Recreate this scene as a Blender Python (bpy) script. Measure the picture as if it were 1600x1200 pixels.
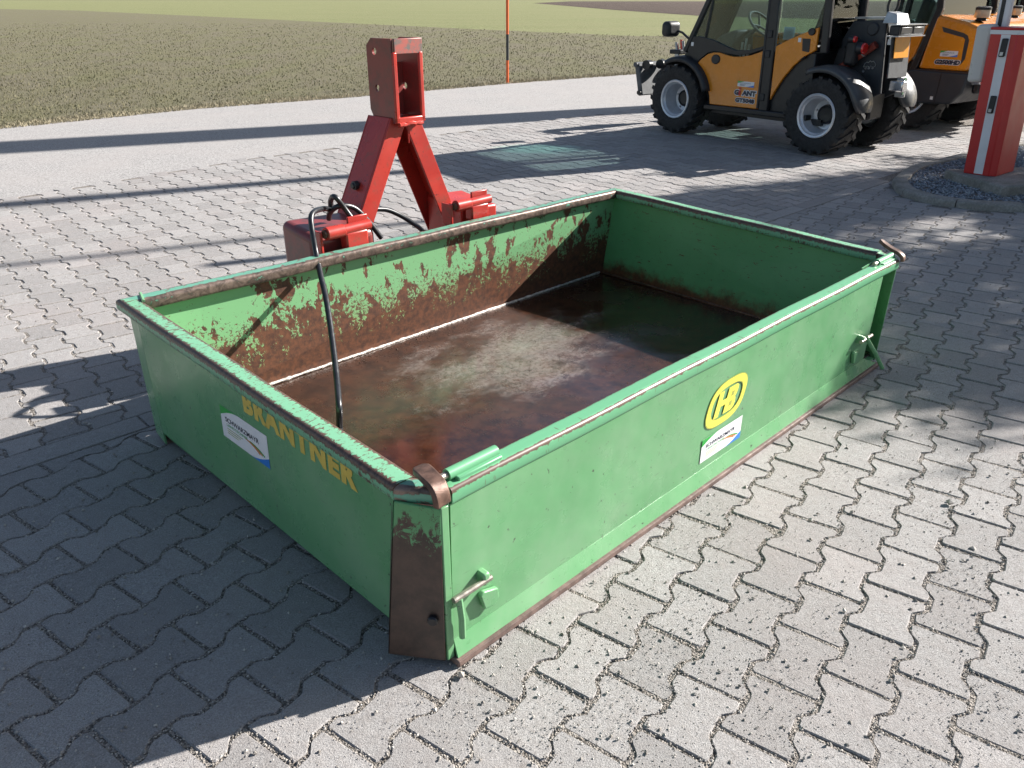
import bpy, math, random
from mathutils import Vector, Matrix
random.seed(7)
PI = math.pi
S = bpy.context.scene
COL = S.collection
for _o in list(bpy.data.objects):
    bpy.data.objects.remove(_o)

# ------------------------------------------------------------------ camera
CAM_H, CAM_PITCH, CAM_F = 1.44147, 0.45017, 1242.76       # focal length in photo pixels (1600 wide)
cd = bpy.data.cameras.new('camera')
cam = bpy.data.objects.new('camera', cd); COL.objects.link(cam)
cam.location = (0, 0, CAM_H)
cam.rotation_euler = (PI/2 - CAM_PITCH, 0, 0)
cd.sensor_width = 36; cd.lens = 36*CAM_F/1600
cd.clip_start = 0.05; cd.clip_end = 6000
S.camera = cam
# ------------------------------------------------------------------ sky, sun, exposure
SUN_TRAVEL = math.radians(-156.5)       # direction in which the sunlight travels over the ground
SUN_EL = math.radians(29)
to_sun = Vector((-math.cos(SUN_TRAVEL)*math.cos(SUN_EL), -math.sin(SUN_TRAVEL)*math.cos(SUN_EL), math.sin(SUN_EL)))
W = bpy.data.worlds.new('World'); S.world = W; W.use_nodes = True
wn = W.node_tree.nodes; wl = W.node_tree.links
sky = wn.new('ShaderNodeTexSky'); sky.sky_type = 'NISHITA'; sky.sun_disc = False
sky.sun_elevation = SUN_EL
sky.sun_rotation = math.atan2(to_sun.x, to_sun.y)
sky.air_density = 1.0; sky.dust_density = 1.2; sky.ozone_density = 1.0
wn['Background'].inputs['Strength'].default_value = 0.05
# fair-weather cloud all round the sky
_tc = wn.new('ShaderNodeTexCoord'); _mp = wn.new('ShaderNodeMapping'); _mp.inputs['Scale'].default_value = (1.0, 1.0, 2.6)
_nz = wn.new('ShaderNodeTexNoise'); _nz.inputs['Scale'].default_value = 2.6; _nz.inputs['Detail'].default_value = 7; _nz.inputs['Roughness'].default_value = 0.58
_rp = wn.new('ShaderNodeMapRange'); _rp.interpolation_type = 'SMOOTHSTEP'
for _k, _v in (('From Min', 0.50), ('From Max', 0.68), ('To Min', 0.0), ('To Max', 0.10)): _rp.inputs[_k].default_value = _v
_mx = wn.new('ShaderNodeMix'); _mx.data_type = 'RGBA'; _mx.inputs[7].default_value = (11.0, 11.2, 11.8, 1)
wl.new(_tc.outputs['Generated'], _mp.inputs[0]); wl.new(_mp.outputs[0], _nz.inputs['Vector']); wl.new(_nz.outputs['Fac'], _rp.inputs['Value'])
wl.new(_rp.outputs[0], _mx.inputs[0]); wl.new(sky.outputs[0], _mx.inputs[6])
wl.new(_mx.outputs[2], wn['Background'].inputs['Color'])
sd = bpy.data.lights.new('sun', 'SUN'); sd.energy = 5.0; sd.angle = math.radians(0.55); sd.color = (1.0, 0.955, 0.90)
sun = bpy.data.objects.new('sun', sd); COL.objects.link(sun)
sun.rotation_euler = to_sun.to_track_quat('Z', 'Y').to_euler()
sun.location = (8, 3, 9)
S.view_settings.view_transform = 'Standard'
S.view_settings.look = 'None'
S.view_settings.exposure = 1.3
S.view_settings.gamma = 1.0
S.render.film_transparent = False
try:
    S.cycles.max_bounces = 8; S.cycles.transparent_max_bounces = 12
except Exception:
    pass

# ------------------------------------------------------------------ pixel -> place helpers
_cp, _sp = math.cos(CAM_PITCH), math.sin(CAM_PITCH)
_F = Vector((0, _cp, -_sp)); _U = Vector((0, _sp, _cp)); _R = Vector((1, 0, 0)); _C = Vector((0, 0, CAM_H))
def ray(x, y): return _F + _R*((x-800)/CAM_F) - _U*((y-600)/CAM_F)
def at(x, y, z=0.0):
    d = ray(x, y); return _C + d*((z-CAM_H)/d.z)
def project(p):
    d = Vector(p) - _C; w = d.dot(_F)
    return (800+CAM_F*d.dot(_R)/w, 600-CAM_F*d.dot(_U)/w, w)

# ------------------------------------------------------------------ materials
def nodes(m):
    m.use_nodes = True
    return m.node_tree.nodes, m.node_tree.links
class NB:
    """small helper that writes a procedural material"""
    def __init__(s, name):
        s.m = bpy.data.materials.new(name); s.n, s.l = nodes(s.m); s.b = s.n['Principled BSDF']
    def new(s, t, **kw):
        x = s.n.new(t)
        for k, v in kw.items(): setattr(x, k, v)
        return x
    def sock(s, node, key, v):
        if hasattr(v, 'is_output'): s.l.new(v, node.inputs[key])
        else: node.inputs[key].default_value = v
    def coord(s, kind='Object', scale=(1, 1, 1), rot=(0, 0, 0)):
        if kind == 'World': o = s.new('ShaderNodeNewGeometry').outputs['Position']
        else: o = s.new('ShaderNodeTexCoord').outputs[kind]
        mp = s.new('ShaderNodeMapping'); s.l.new(o, mp.inputs['Vector'])
        mp.inputs['Scale'].default_value = scale; mp.inputs['Rotation'].default_value = rot
        return mp.outputs[0]
    def noise(s, vec, scale, detail=4, rough=0.55, dist=0.0):
        x = s.new('ShaderNodeTexNoise'); s.l.new(vec, x.inputs['Vector'])
        x.inputs['Scale'].default_value = scale; x.inputs['Detail'].default_value = detail
        x.inputs['Roughness'].default_value = rough; x.inputs['Distortion'].default_value = dist
        return x.outputs['Fac']
    def ramp(s, fac, a, b, va=0.0, vb=1.0):
        x = s.new('ShaderNodeMapRange'); x.interpolation_type = 'SMOOTHSTEP'
        s.sock(x, 'Value', fac); s.sock(x, 'From Min', a); s.sock(x, 'From Max', b)
        s.sock(x, 'To Min', va); s.sock(x, 'To Max', vb)
        return x.outputs['Result']
    def math(s, op, a, b=0.0, c=0.0):
        x = s.new('ShaderNodeMath', operation=op); s.sock(x, 0, a); s.sock(x, 1, b)
        if op == 'MULTIPLY_ADD': s.sock(x, 2, c)
        return x.outputs[0]
    def mix(s, fac, a, b, mode='MIX'):
        x = s.new('ShaderNodeMix', data_type='RGBA', blend_type=mode)
        s.sock(x, 0, fac); s.sock(x, 6, a if hasattr(a, 'is_output') else (*a, 1)[:4]); s.sock(x, 7, b if hasattr(b, 'is_output') else (*b, 1)[:4])
        return x.outputs[2]
    def sep(s, vec):
        x = s.new('ShaderNodeSeparateXYZ'); s.l.new(vec, x.inputs[0]); return x.outputs
    def attr(s, name):
        x = s.new('ShaderNodeAttribute'); x.attribute_name = name; return x.outputs['Fac']
    def bump(s, h, strength=0.3, dist=0.01, base=None):
        x = s.new('ShaderNodeBump'); x.inputs['Strength'].default_value = strength; x.inputs['Distance'].default_value = dist
        s.l.new(h, x.inputs['Height'])
        if base is not None: s.l.new(base, x.inputs['Normal'])
        return x.outputs[0]
    def out(s, color=None, rough=None, normal=None, metal=None, spec=None, coat=None):
        if color is not None: s.sock(s.b, 'Base Color', color if hasattr(color, 'is_output') else (*color, 1)[:4])
        if rough is not None: s.sock(s.b, 'Roughness', rough)
        if normal is not None: s.l.new(normal, s.b.inputs['Normal'])
        if metal is not None: s.sock(s.b, 'Metallic', metal)
        if spec is not None: s.sock(s.b, 'Specular IOR Level', spec)
        if coat is not None:
            s.sock(s.b, 'Coat Weight', coat); s.b.inputs['Coat Roughness'].default_value = 0.12
        return s.m

M = {}
def plain(name, color, rough=0.5, metal=0.0, grain=0.12, scale=14, spec=0.5, coat=None, bumpy=0.0):
    b = NB(name); v = b.coord('Object')
    f = b.noise(v, scale, 5)
    c = b.mix(b.ramp(f, 0.3, 0.7), tuple(x*(1-grain) for x in color), tuple(min(1, x*(1+grain)) for x in color))
    r = b.ramp(b.noise(v, scale*2.3, 3), 0.3, 0.7, max(0.03, rough*0.85), min(1, rough*1.15))
    nrm = b.bump(b.noise(v, scale*12, 3), bumpy, 0.002) if bumpy else None
    M[name] = b.out(c, r, nrm, metal, spec, coat); return M[name]

def make_materials():
    # concrete pavers
    b = NB('paver'); v = b.coord('World')
    oi = b.new('ShaderNodeObjectInfo').outputs['Random']; isl = b.new('ShaderNodeNewGeometry').outputs['Random Per Island']
    rnd = b.math('FRACT', b.math('ADD', oi, isl))
    fine = b.noise(v, 270, 4, 0.75); mid = b.noise(v, 38, 5, 0.6); big = b.noise(v, 1.7, 3)
    c = b.mix(b.ramp(fine, 0.28, 0.72), (0.19, 0.183, 0.178), (0.45, 0.435, 0.425))
    c = b.mix(b.ramp(mid, 0.35, 0.75, 0, 0.45), c, (0.26, 0.235, 0.22))
    c = b.mix(b.ramp(big, 0.42, 0.7, 0, 0.35), c, (0.37, 0.325, 0.31))
    tone = b.ramp(rnd, 0, 1, 0.88, 1.07)
    mul = b.new('ShaderNodeCombineXYZ')
    for i in range(3): b.l.new(tone, mul.inputs[i])
    c = b.mix(1.0, c, mul.outputs[0], 'MULTIPLY')
    st = b.ramp(b.noise(v, 7, 7, 0.72, 0.6), 0.61, 0.72, 0, 0.5)
    c = b.mix(st, c, (0.12, 0.10, 0.085))
    # pale green paint stain on the paving beside the vehicle shadow
    pos = b.sep(b.new('ShaderNodeNewGeometry').outputs['Position'])
    g0 = at(842, 232)
    dx = b.math('DIVIDE', b.math('SUBTRACT', pos[0], g0.x), 0.62); dy = b.math('DIVIDE', b.math('SUBTRACT', pos[1], g0.y), 0.38)
    rr = b.math('ADD', b.math('MULTIPLY', dx, dx), b.math('MULTIPLY', dy, dy))
    rr = b.math('ADD', rr, b.math('MULTIPLY', b.noise(v, 7, 5), 1.1))
    c = b.mix(b.ramp(rr, 0.6, 1.5, 0.55, 0.0), c, (0.42, 0.60, 0.50))
    h = b.math('ADD', b.math('MULTIPLY', fine, 0.6), b.math('MULTIPLY', mid, 0.6))
    M['paver'] = b.out(c, 0.9, b.bump(h, 0.8, 0.006), spec=0.25)
    # joint grit bed
    b = NB('joint_grit'); v = b.coord('World')
    vo = b.new('ShaderNodeTexVoronoi'); b.l.new(v, vo.inputs['Vector']); vo.inputs['Scale'].default_value = 210
    c = b.mix(b.ramp(vo.outputs['Color'], 0.2, 0.8), (0.11, 0.098, 0.086), (0.32, 0.29, 0.26))
    M['joint_grit'] = b.out(c, 0.95, b.bump(vo.outputs['Distance'], 1.0, 0.004), spec=0.2)
    # loose grit
    for nm, lo, hi in (('grit', (0.19, 0.17, 0.15), (0.50, 0.47, 0.43)), ('island_stone', (0.13, 0.15, 0.18), (0.36, 0.38, 0.41))):
        b = NB(nm); isl = b.new('ShaderNodeNewGeometry').outputs['Random Per Island']
        M[nm] = b.out(b.mix(isl, lo, hi), 0.85, spec=0.3)
    # asphalt / dusty road
    b = NB('road'); v = b.coord('World')
    f = b.noise(v, 70, 6, 0.8); g = b.noise(v, 1.3, 6, 0.65)
    c = b.mix(b.ramp(f, 0.36, 0.64), (0.17, 0.163, 0.16), (0.47, 0.455, 0.44))
    c = b.mix(b.ramp(g, 0.35, 0.7, 0, 0.5), c, (0.36, 0.335, 0.32))
    M['road'] = b.out(c, 0.92, b.bump(f, 0.5, 0.006), spec=0.2)
    # field with sparse seedlings
    b = NB('field'); v = b.coord('World'); vs = b.coord('World', (1, 0.3, 1), (0, 0, 0.6))
    f = b.noise(v, 26, 6, 0.75); g = b.noise(vs, 1.1, 4); k = b.noise(v, 0.22, 3); q = b.noise(v, 5, 5, 0.7)
    soil = b.mix(b.ramp(f, 0.3, 0.7), (0.115, 0.098, 0.074), (0.235, 0.205, 0.16))
    green = b.mix(b.ramp(q, 0.3, 0.7), (0.11, 0.115, 0.05), (0.215, 0.21, 0.105))
    c = b.mix(b.ramp(b.math('ADD', f, b.math('MULTIPLY', g, 0.55)), 0.62, 0.96, 0.10, 0.85), soil, green)
    c = b.mix(b.ramp(k, 0.4, 0.65, 0, 0.35), c, (0.165, 0.15, 0.10))
    M['field'] = b.out(c, 0.95, b.bump(f, 1.0, 0.05), spec=0.15)
    b = NB('meadow'); v = b.coord('World')
    f = b.noise(v, 5.5, 7, 0.75); k = b.noise(b.coord('World', (0.35, 1, 1)), 0.16, 4)
    c = b.mix(b.ramp(f, 0.3, 0.72), (0.135, 0.15, 0.065), (0.265, 0.27, 0.135))
    c = b.mix(b.ramp(k, 0.35, 0.7, 0, 0.5), c, (0.235, 0.225, 0.12))
    M['meadow'] = b.out(c, 0.95, b.bump(f, 1.0, 0.08), spec=0.15)
    b = NB('ploughed'); v = b.coord('World')
    f = b.noise(v, 3.2, 8, 0.75)
    c = b.mix(b.ramp(f, 0.32, 0.68), (0.035, 0.026, 0.022), (0.15, 0.115, 0.095))
    M['ploughed'] = b.out(c, 0.95, b.bump(f, 1.0, 0.35), spec=0.15)
    b = NB('grass_blade'); isl = b.new('ShaderNodeNewGeometry').outputs['Random Per Island']
    M['grass_blade'] = b.out(b.mix(isl, (0.10, 0.10, 0.05), (0.25, 0.225, 0.14)), 0.85, spec=0.2)
    b = NB('dry_straw'); isl = b.new('ShaderNodeNewGeometry').outputs['Random Per Island']
    M['dry_straw'] = b.out(b.mix(isl, (0.20, 0.175, 0.115), (0.42, 0.37, 0.26)), 0.85, spec=0.2)
    b = NB('leaf'); isl = b.new('ShaderNodeNewGeometry').outputs['Random Per Island']
    M['leaf'] = b.out(b.mix(isl, (0.03, 0.055, 0.015), (0.09, 0.12, 0.035)), 0.6)
    # green machine paint, clean with chips
    G1, G2 = (0.098, 0.295, 0.122), (0.132, 0.345, 0.155)
    RU1, RU2 = (0.055, 0.022, 0.013), (0.16, 0.058, 0.026)
    def paint_base(b, v):
        return b.mix(b.ramp(b.noise(v, 3.0, 4), 0.3, 0.7), G1, G2)
    def rust_col(b, v):
        return b.mix(b.ramp(b.noise(v, 40, 6, 0.7), 0.3, 0.7), RU1, RU2)
    b = NB('green_paint'); v = b.coord('Object')
    chip = b.ramp(b.noise(v, 55, 3, 0.6, 0.4), 0.685, 0.71)
    scr = b.ramp(b.noise(b.coord('Object', (2, 2, 34), (0.2, 0.5, 0.1)), 7, 3, 0.6), 0.70, 0.72, 0, 0.7)
    k = b.math('MAXIMUM', chip, scr)
    c = b.mix(k, paint_base(b, v), (0.03, 0.035, 0.025))
    dust = b.ramp(b.noise(v, 5, 5, 0.65), 0.3, 0.8, 0.03, 0.22)
    c = b.mix(dust, c, (0.42, 0.45, 0.38))
    M['green_paint'] = b.out(c, b.ramp(b.noise(v, 9, 4), 0.3, 0.7, 0.24, 0.38), b.bump(b.noise(v, 3.0, 3), 0.22, 0.035))
    # inside of the right wall: scratched
    b = NB('green_scratched'); v = b.coord('Object')
    z = b.sep(v)[2]
    scr = b.ramp(b.noise(b.coord('Object', (1, 2.6, 9), (0.45, 0, 0)), 11, 6, 0.7, 0.9), 0.62, 0.645)
    low = b.ramp(b.math('ADD', z, b.math('MULTIPLY', b.noise(v, 8, 6, 0.7), 0.22)), 0.17, 0.25, 1, 0)
    k = b.math('MAXIMUM', scr, low)
    c = b.mix(k, paint_base(b, v), rust_col(b, v))
    M['green_scratched'] = b.out(c, 0.42)
    # headboard: flaking paint over rust
    b = NB('green_flaking'); v = b.coord('Object'); z = b.sep(v)[2]; x = b.sep(v)[0]
    vs = b.coord('Object', (1.0, 1.0, 0.62))
    n1 = b.noise(vs, 15, 9, 0.68, 0.35); n2 = b.noise(v, 75, 6, 0.75, 0.5); n3 = b.noise(v, 2.6, 2)
    thr = b.ramp(z, 0.12, 0.50, 0.45, 0.575)
    thr = b.math('SUBTRACT', thr, b.math('MULTIPLY', b.math('SUBTRACT', n3, 0.5), 0.30))
    thr = b.math('SUBTRACT', thr, b.ramp(x, 0.1, 0.9, -0.045, 0.015))
    k1 = b.ramp(b.math('SUBTRACT', n1, thr), -0.012, 0.012)
    thr2 = b.ramp(z, 0.13, 0.46, 0.42, 0.655)
    k2 = b.ramp(b.math('SUBTRACT', n2, thr2), -0.02, 0.02)
    k3 = b.ramp(b.math('ADD', z, b.math('MULTIPLY', n1, 0.10)), 0.165, 0.20, 1, 0)
    k = b.math('MAXIMUM', b.math('MAXIMUM', k1, k2), k3)
    grn = b.mix(b.ramp(z, 0.12, 0.34), (0.22, 0.33, 0.12), (0.185, 0.40, 0.19))
    c = b.mix(k, grn, rust_col(b, v))
    M['green_flaking'] = b.out(c, b.ramp(k, 0, 1, 0.42, 0.62), b.bump(k, 0.35, -0.003))
    # rail: paint rubbed away along the edges
    b = NB('green_rail'); v = b.coord('Object'); e = b.attr('edge')
    n1 = b.noise(b.coord('Object', (1, 2.4, 1), (0, 0, 0.7)), 48, 6, 0.7, 0.9); n2 = b.noise(v, 5, 3)
    kk = b.math('ADD', b.math('MULTIPLY', e, 0.34), b.math('ADD', n1, b.math('MULTIPLY', n2, 0.2)))
    k = b.ramp(kk, 0.655, 0.70)
    c = b.mix(k, b.mix(n2, (0.16, 0.39, 0.23), (0.20, 0.46, 0.285)), b.mix(b.ramp(n1, 0.3, 0.7), (0.035, 0.022, 0.018), (0.15, 0.09, 0.065)))
    M['green_rail'] = b.out(c, b.ramp(k, 0, 1, 0.4, 0.36), b.bump(k, 0.3, -0.002), spec=0.5)
    b = NB('green_rail_worn'); v = b.coord('Object'); e = b.attr('edge')
    n1 = b.noise(v, 30, 6, 0.7, 0.8); n2 = b.noise(v, 4, 3)
    kk = b.math('ADD', b.math('MULTIPLY', e, 0.42), b.math('ADD', n1, b.math('MULTIPLY', n2, 0.3)))
    k = b.ramp(kk, 0.70, 0.76)
    c = b.mix(k, (0.13, 0.34, 0.24), b.mix(b.ramp(n1, 0.3, 0.7), (0.055, 0.04, 0.035), (0.26, 0.19, 0.155)))
    M['green_rail_worn'] = b.out(c, 0.36, b.bump(k, 0.3, -0.002), metal=b.ramp(k, 0, 1, 0, 0.35))
    # tailgate top rail: thin rust line on the outer edge only
    b = NB('green_tail_rail'); v = b.coord('Object'); e = b.attr('edge')
    n1 = b.noise(v, 34, 6, 0.7, 0.6)
    k = b.ramp(b.math('ADD', b.math('MULTIPLY', e, 0.5), n1), 0.80, 0.86)
    scr = b.ramp(b.noise(b.coord('Object', (40, 4, 4), (0, 0, 0.5)), 4, 3), 0.68, 0.70)
    c = b.mix(b.math('MAXIMUM', k, scr), (0.125, 0.36, 0.19), (0.10, 0.06, 0.045))
    M['green_tail_rail'] = b.out(c, 0.38)
    # rusty steel with remains of paint towards the top
    b = NB('rusty_post'); v = b.coord('Object'); z = b.sep(v)[2]
    n1 = b.noise(b.coord('Object', (1, 1, 0.7)), 34, 8, 0.8, 0.7)
    k = b.ramp(b.math('ADD', b.math('MULTIPLY', z, 2.0), b.math('MULTIPLY', n1, 1.3)), 1.40, 1.47, 1, 0)
    rs = b.mix(b.ramp(b.noise(v, 14, 6, 0.7), 0.3, 0.7), (0.040, 0.027, 0.021), (0.095, 0.058, 0.043))
    M['rusty_post'] = b.out(b.mix(k, paint_base(b, v), rs), 0.5, b.bump(n1, 0.15, 0.003))
    # floor: oily rust
    b = NB('oily_floor'); v = b.coord('Object')
    n1 = b.noise(v, 2.1, 5, 0.6, 0.3); n2 = b.noise(v, 17, 7, 0.7); n3 = b.noise(v, 90, 4, 0.7)
    c = b.mix(b.ramp(n2, 0.3, 0.7), (0.020, 0.009, 0.006), (0.060, 0.023, 0.012))
    c = b.mix(b.ramp(b.noise(v, 30, 6, 0.75), 0.62, 0.7, 0, 0.6), c, (0.17, 0.07, 0.03))
    # pale sky glare painted into the floor colour around the middle
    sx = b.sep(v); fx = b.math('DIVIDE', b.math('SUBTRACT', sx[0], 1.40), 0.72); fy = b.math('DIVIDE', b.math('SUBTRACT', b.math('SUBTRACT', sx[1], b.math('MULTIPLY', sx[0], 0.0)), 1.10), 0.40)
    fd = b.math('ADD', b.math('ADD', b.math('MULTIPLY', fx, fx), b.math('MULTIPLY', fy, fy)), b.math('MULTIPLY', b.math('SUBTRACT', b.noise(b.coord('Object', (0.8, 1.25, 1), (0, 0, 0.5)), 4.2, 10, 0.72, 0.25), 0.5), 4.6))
    glare = b.math('MULTIPLY', b.ramp(fd, -0.1, 0.85, 0.50, 0.0), b.ramp(b.noise(v, 55, 8, 0.8), 0.36, 0.6, 0.25, 1.0))
    c = b.mix(glare, c, (0.33, 0.285, 0.26))
    c = b.mix(b.ramp(b.noise(b.coord('Object', (9, 0.7, 1), (0, 0, 0.35)), 6, 6, 0.7), 0.60, 0.66, 0, 0.5), c, (0.018, 0.009, 0.007))
    r = b.math('ADD', b.ramp(n1, 0.36, 0.64, 0.05, 0.30), b.math('MULTIPLY', n3, 0.12))
    wave = b.noise(b.coord('Object', (1, 1, 1)), 2.6, 2, 0.4)
    nb = b.bump(wave, 0.42, 0.035)
    nb = b.bump(n3, 0.10, 0.002, nb)
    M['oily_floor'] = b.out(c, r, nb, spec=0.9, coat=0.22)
    plain('caked_dirt', (0.085, 0.05, 0.035), 0.95, 0, 0.4, 60)
    plain('weld_bead', (0.55, 0.50, 0.46), 0.42, 0.55, 0.3, 60, bumpy=0.6)
    plain('rust_steel', (0.13, 0.075, 0.055), 0.42, 0.35, 0.4, 40, bumpy=0.4)
    plain('rust_bar', (0.15, 0.10, 0.085), 0.7, 0.0, 0.35, 30, bumpy=0.5)
    plain('bare_steel', (0.42, 0.38, 0.33), 0.35, 0.8, 0.25, 40)
    plain('rubber_hose', (0.018, 0.020, 0.024), 0.33, 0, 0.2, 30)
    b = NB('red_paint'); v = b.coord('Object')
    wear = b.ramp(b.noise(v, 16, 8, 0.75, 0.4), 0.54, 0.66, 0, 0.7)
    chip = b.ramp(b.noise(v, 48, 5, 0.7), 0.64, 0.67, 0, 0.9)
    c = b.mix(b.ramp(b.noise(v, 5, 4), 0.3, 0.7), (0.36, 0.028, 0.022), (0.47, 0.045, 0.032))
    c = b.mix(wear, c, (0.22, 0.06, 0.04)); c = b.mix(chip, c, (0.05, 0.03, 0.028))
    M['red_paint'] = b.out(c, b.ramp(b.noise(v, 8, 4), 0.3, 0.7, 0.24, 0.42))
    b = NB('dark_red'); v = b.coord('Object')
    c = b.mix(b.ramp(b.noise(v, 12, 6, 0.7), 0.4, 0.7), (0.23, 0.045, 0.042), (0.13, 0.05, 0.045))
    M['dark_red'] = b.out(c, 0.28)
    b = NB('clevis_worn'); v = b.coord('Object')
    c = b.mix(b.ramp(b.noise(v, 16, 6, 0.7, 0.5), 0.42, 0.58), (0.42, 0.12, 0.10), (0.16, 0.15, 0.14))
    M['clevis_worn'] = b.out(c, 0.4, metal=0.2)
    # print
    plain('letter_yellow', (0.62, 0.46, 0.09), 0.45, grain=0.08)
    plain('logo_yellow', (0.82, 0.74, 0.10), 0.4, grain=0.05)
    plain('logo_outline', (0.36, 0.40, 0.09), 0.5)
    plain('sticker_white', (0.78, 0.78, 0.80), 0.35, grain=0.02)
    plain('sticker_green', (0.03, 0.36, 0.06), 0.35, grain=0.05)
    plain('sticker_blue', (0.03, 0.20, 0.62), 0.35, grain=0.05)
    plain('sticker_orange', (0.62, 0.22, 0.06), 0.35)
    plain('print_dark', (0.02, 0.025, 0.05), 0.45)
    plain('print_red', (0.55, 0.02, 0.02), 0.45)
    plain('print_white', (0.75, 0.75, 0.74), 0.45, grain=0.04)
    # vehicles
    plain('orange_paint', (0.70, 0.235, 0.012), 0.26, grain=0.05, scale=5, coat=0.5)
    plain('black_frame', (0.011, 0.012, 0.015), 0.38, grain=0.2)
    plain('black_plastic', (0.016, 0.017, 0.020), 0.5, grain=0.2, bumpy=0.2)
    plain('grey_plastic', (0.055, 0.058, 0.062), 0.36, grain=0.12, scale=9)
    plain('dark_panel', (0.026, 0.030, 0.037), 0.5, grain=0.1, scale=6)
    plain('tyre_rubber', (0.013, 0.013, 0.014), 0.72, grain=0.35, scale=22, bumpy=0.3)
    plain('rim_silver', (0.60, 0.62, 0.66), 0.34, 0.35, 0.08)
    plain('chrome', (0.75, 0.76, 0.78), 0.14, 0.95, 0.05)
    plain('zinc', (0.42, 0.43, 0.44), 0.42, 0.7, 0.15)
    plain('hitch_grey', (0.085, 0.09, 0.095), 0.6, 0.1, 0.2)
    plain('cylinder_red', (0.23, 0.035, 0.022), 0.35, grain=0.15)
    plain('lamp_red', (0.62, 0.02, 0.015), 0.12, grain=0.1, coat=1.0)
    plain('lamp_amber', (0.75, 0.25, 0.02), 0.12, grain=0.1, coat=1.0)
    plain('plate_orange', (0.85, 0.33, 0.02), 0.35, grain=0.05)
    plain('seat_black', (0.03, 0.03, 0.034), 0.65)
    plain('paper', (0.45, 0.52, 0.58), 0.6, grain=0.05)
    b = NB('glass'); n, l = b.n, b.l
    tr = b.new('ShaderNodeBsdfTransparent'); tr.inputs[0].default_value = (0.68, 0.76, 0.76, 1)
    gl = b.new('ShaderNodeBsdfGlossy'); gl.inputs['Roughness'].default_value = 0.02; gl.inputs['Color'].default_value = (0.95, 0.97, 1, 1)
    fr = b.new('ShaderNodeFresnel'); fr.inputs[0].default_value = 1.5
    mx = b.new('ShaderNodeMixShader'); l.new(fr.outputs[0], mx.inputs[0]); l.new(tr.outputs[0], mx.inputs[1]); l.new(gl.outputs[0], mx.inputs[2])
    l.new(mx.outputs[0], n['Material Output'].inputs['Surface']); M['glass'] = b.m
    plain('clear_lens', (0.55, 0.48, 0.36), 0.12, grain=0.1, coat=1.0)
    # barrier
    plain('barrier_red', (0.50, 0.022, 0.022), 0.34, grain=0.06, scale=4)
    plain('barrier_white', (0.68, 0.68, 0.70), 0.4, grain=0.05, scale=8)
    b = NB('weathered_white'); v = b.coord('Object')
    k = b.ramp(b.noise(b.coord('Object', (1, 1, 0.6)), 9, 7, 0.7, 0.3), 0.60, 0.68, 0, 0.75)
    M['weathered_white'] = b.out(b.mix(k, (0.58, 0.57, 0.54), (0.10, 0.10, 0.08)), 0.6)
    b = NB('concrete'); v = b.coord('Object')
    f = b.noise(v, 60, 6, 0.7); g = b.noise(v, 6, 5, 0.65)
    c = b.mix(b.ramp(f, 0.3, 0.7), (0.21, 0.20, 0.185), (0.34, 0.325, 0.30)); c = b.mix(b.ramp(g, 0.4, 0.7, 0, 0.6), c, (0.14, 0.13, 0.11))
    M['concrete'] = b.out(c, 0.92, b.bump(f, 0.5, 0.006), spec=0.2)
    plain('pole_orange', (0.72, 0.13, 0.03), 0.4, grain=0.05)
    plain('pole_black', (0.03, 0.035, 0.04), 0.4)
    plain('bark', (0.10, 0.075, 0.055), 0.9, grain=0.4, scale=12, bumpy=0.8)
    plain('shadow_slab_grey', (0.45, 0.45, 0.46), 0.4)
    plain('flag_white', (0.6, 0.6, 0.6), 0.8)
make_materials()

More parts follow.
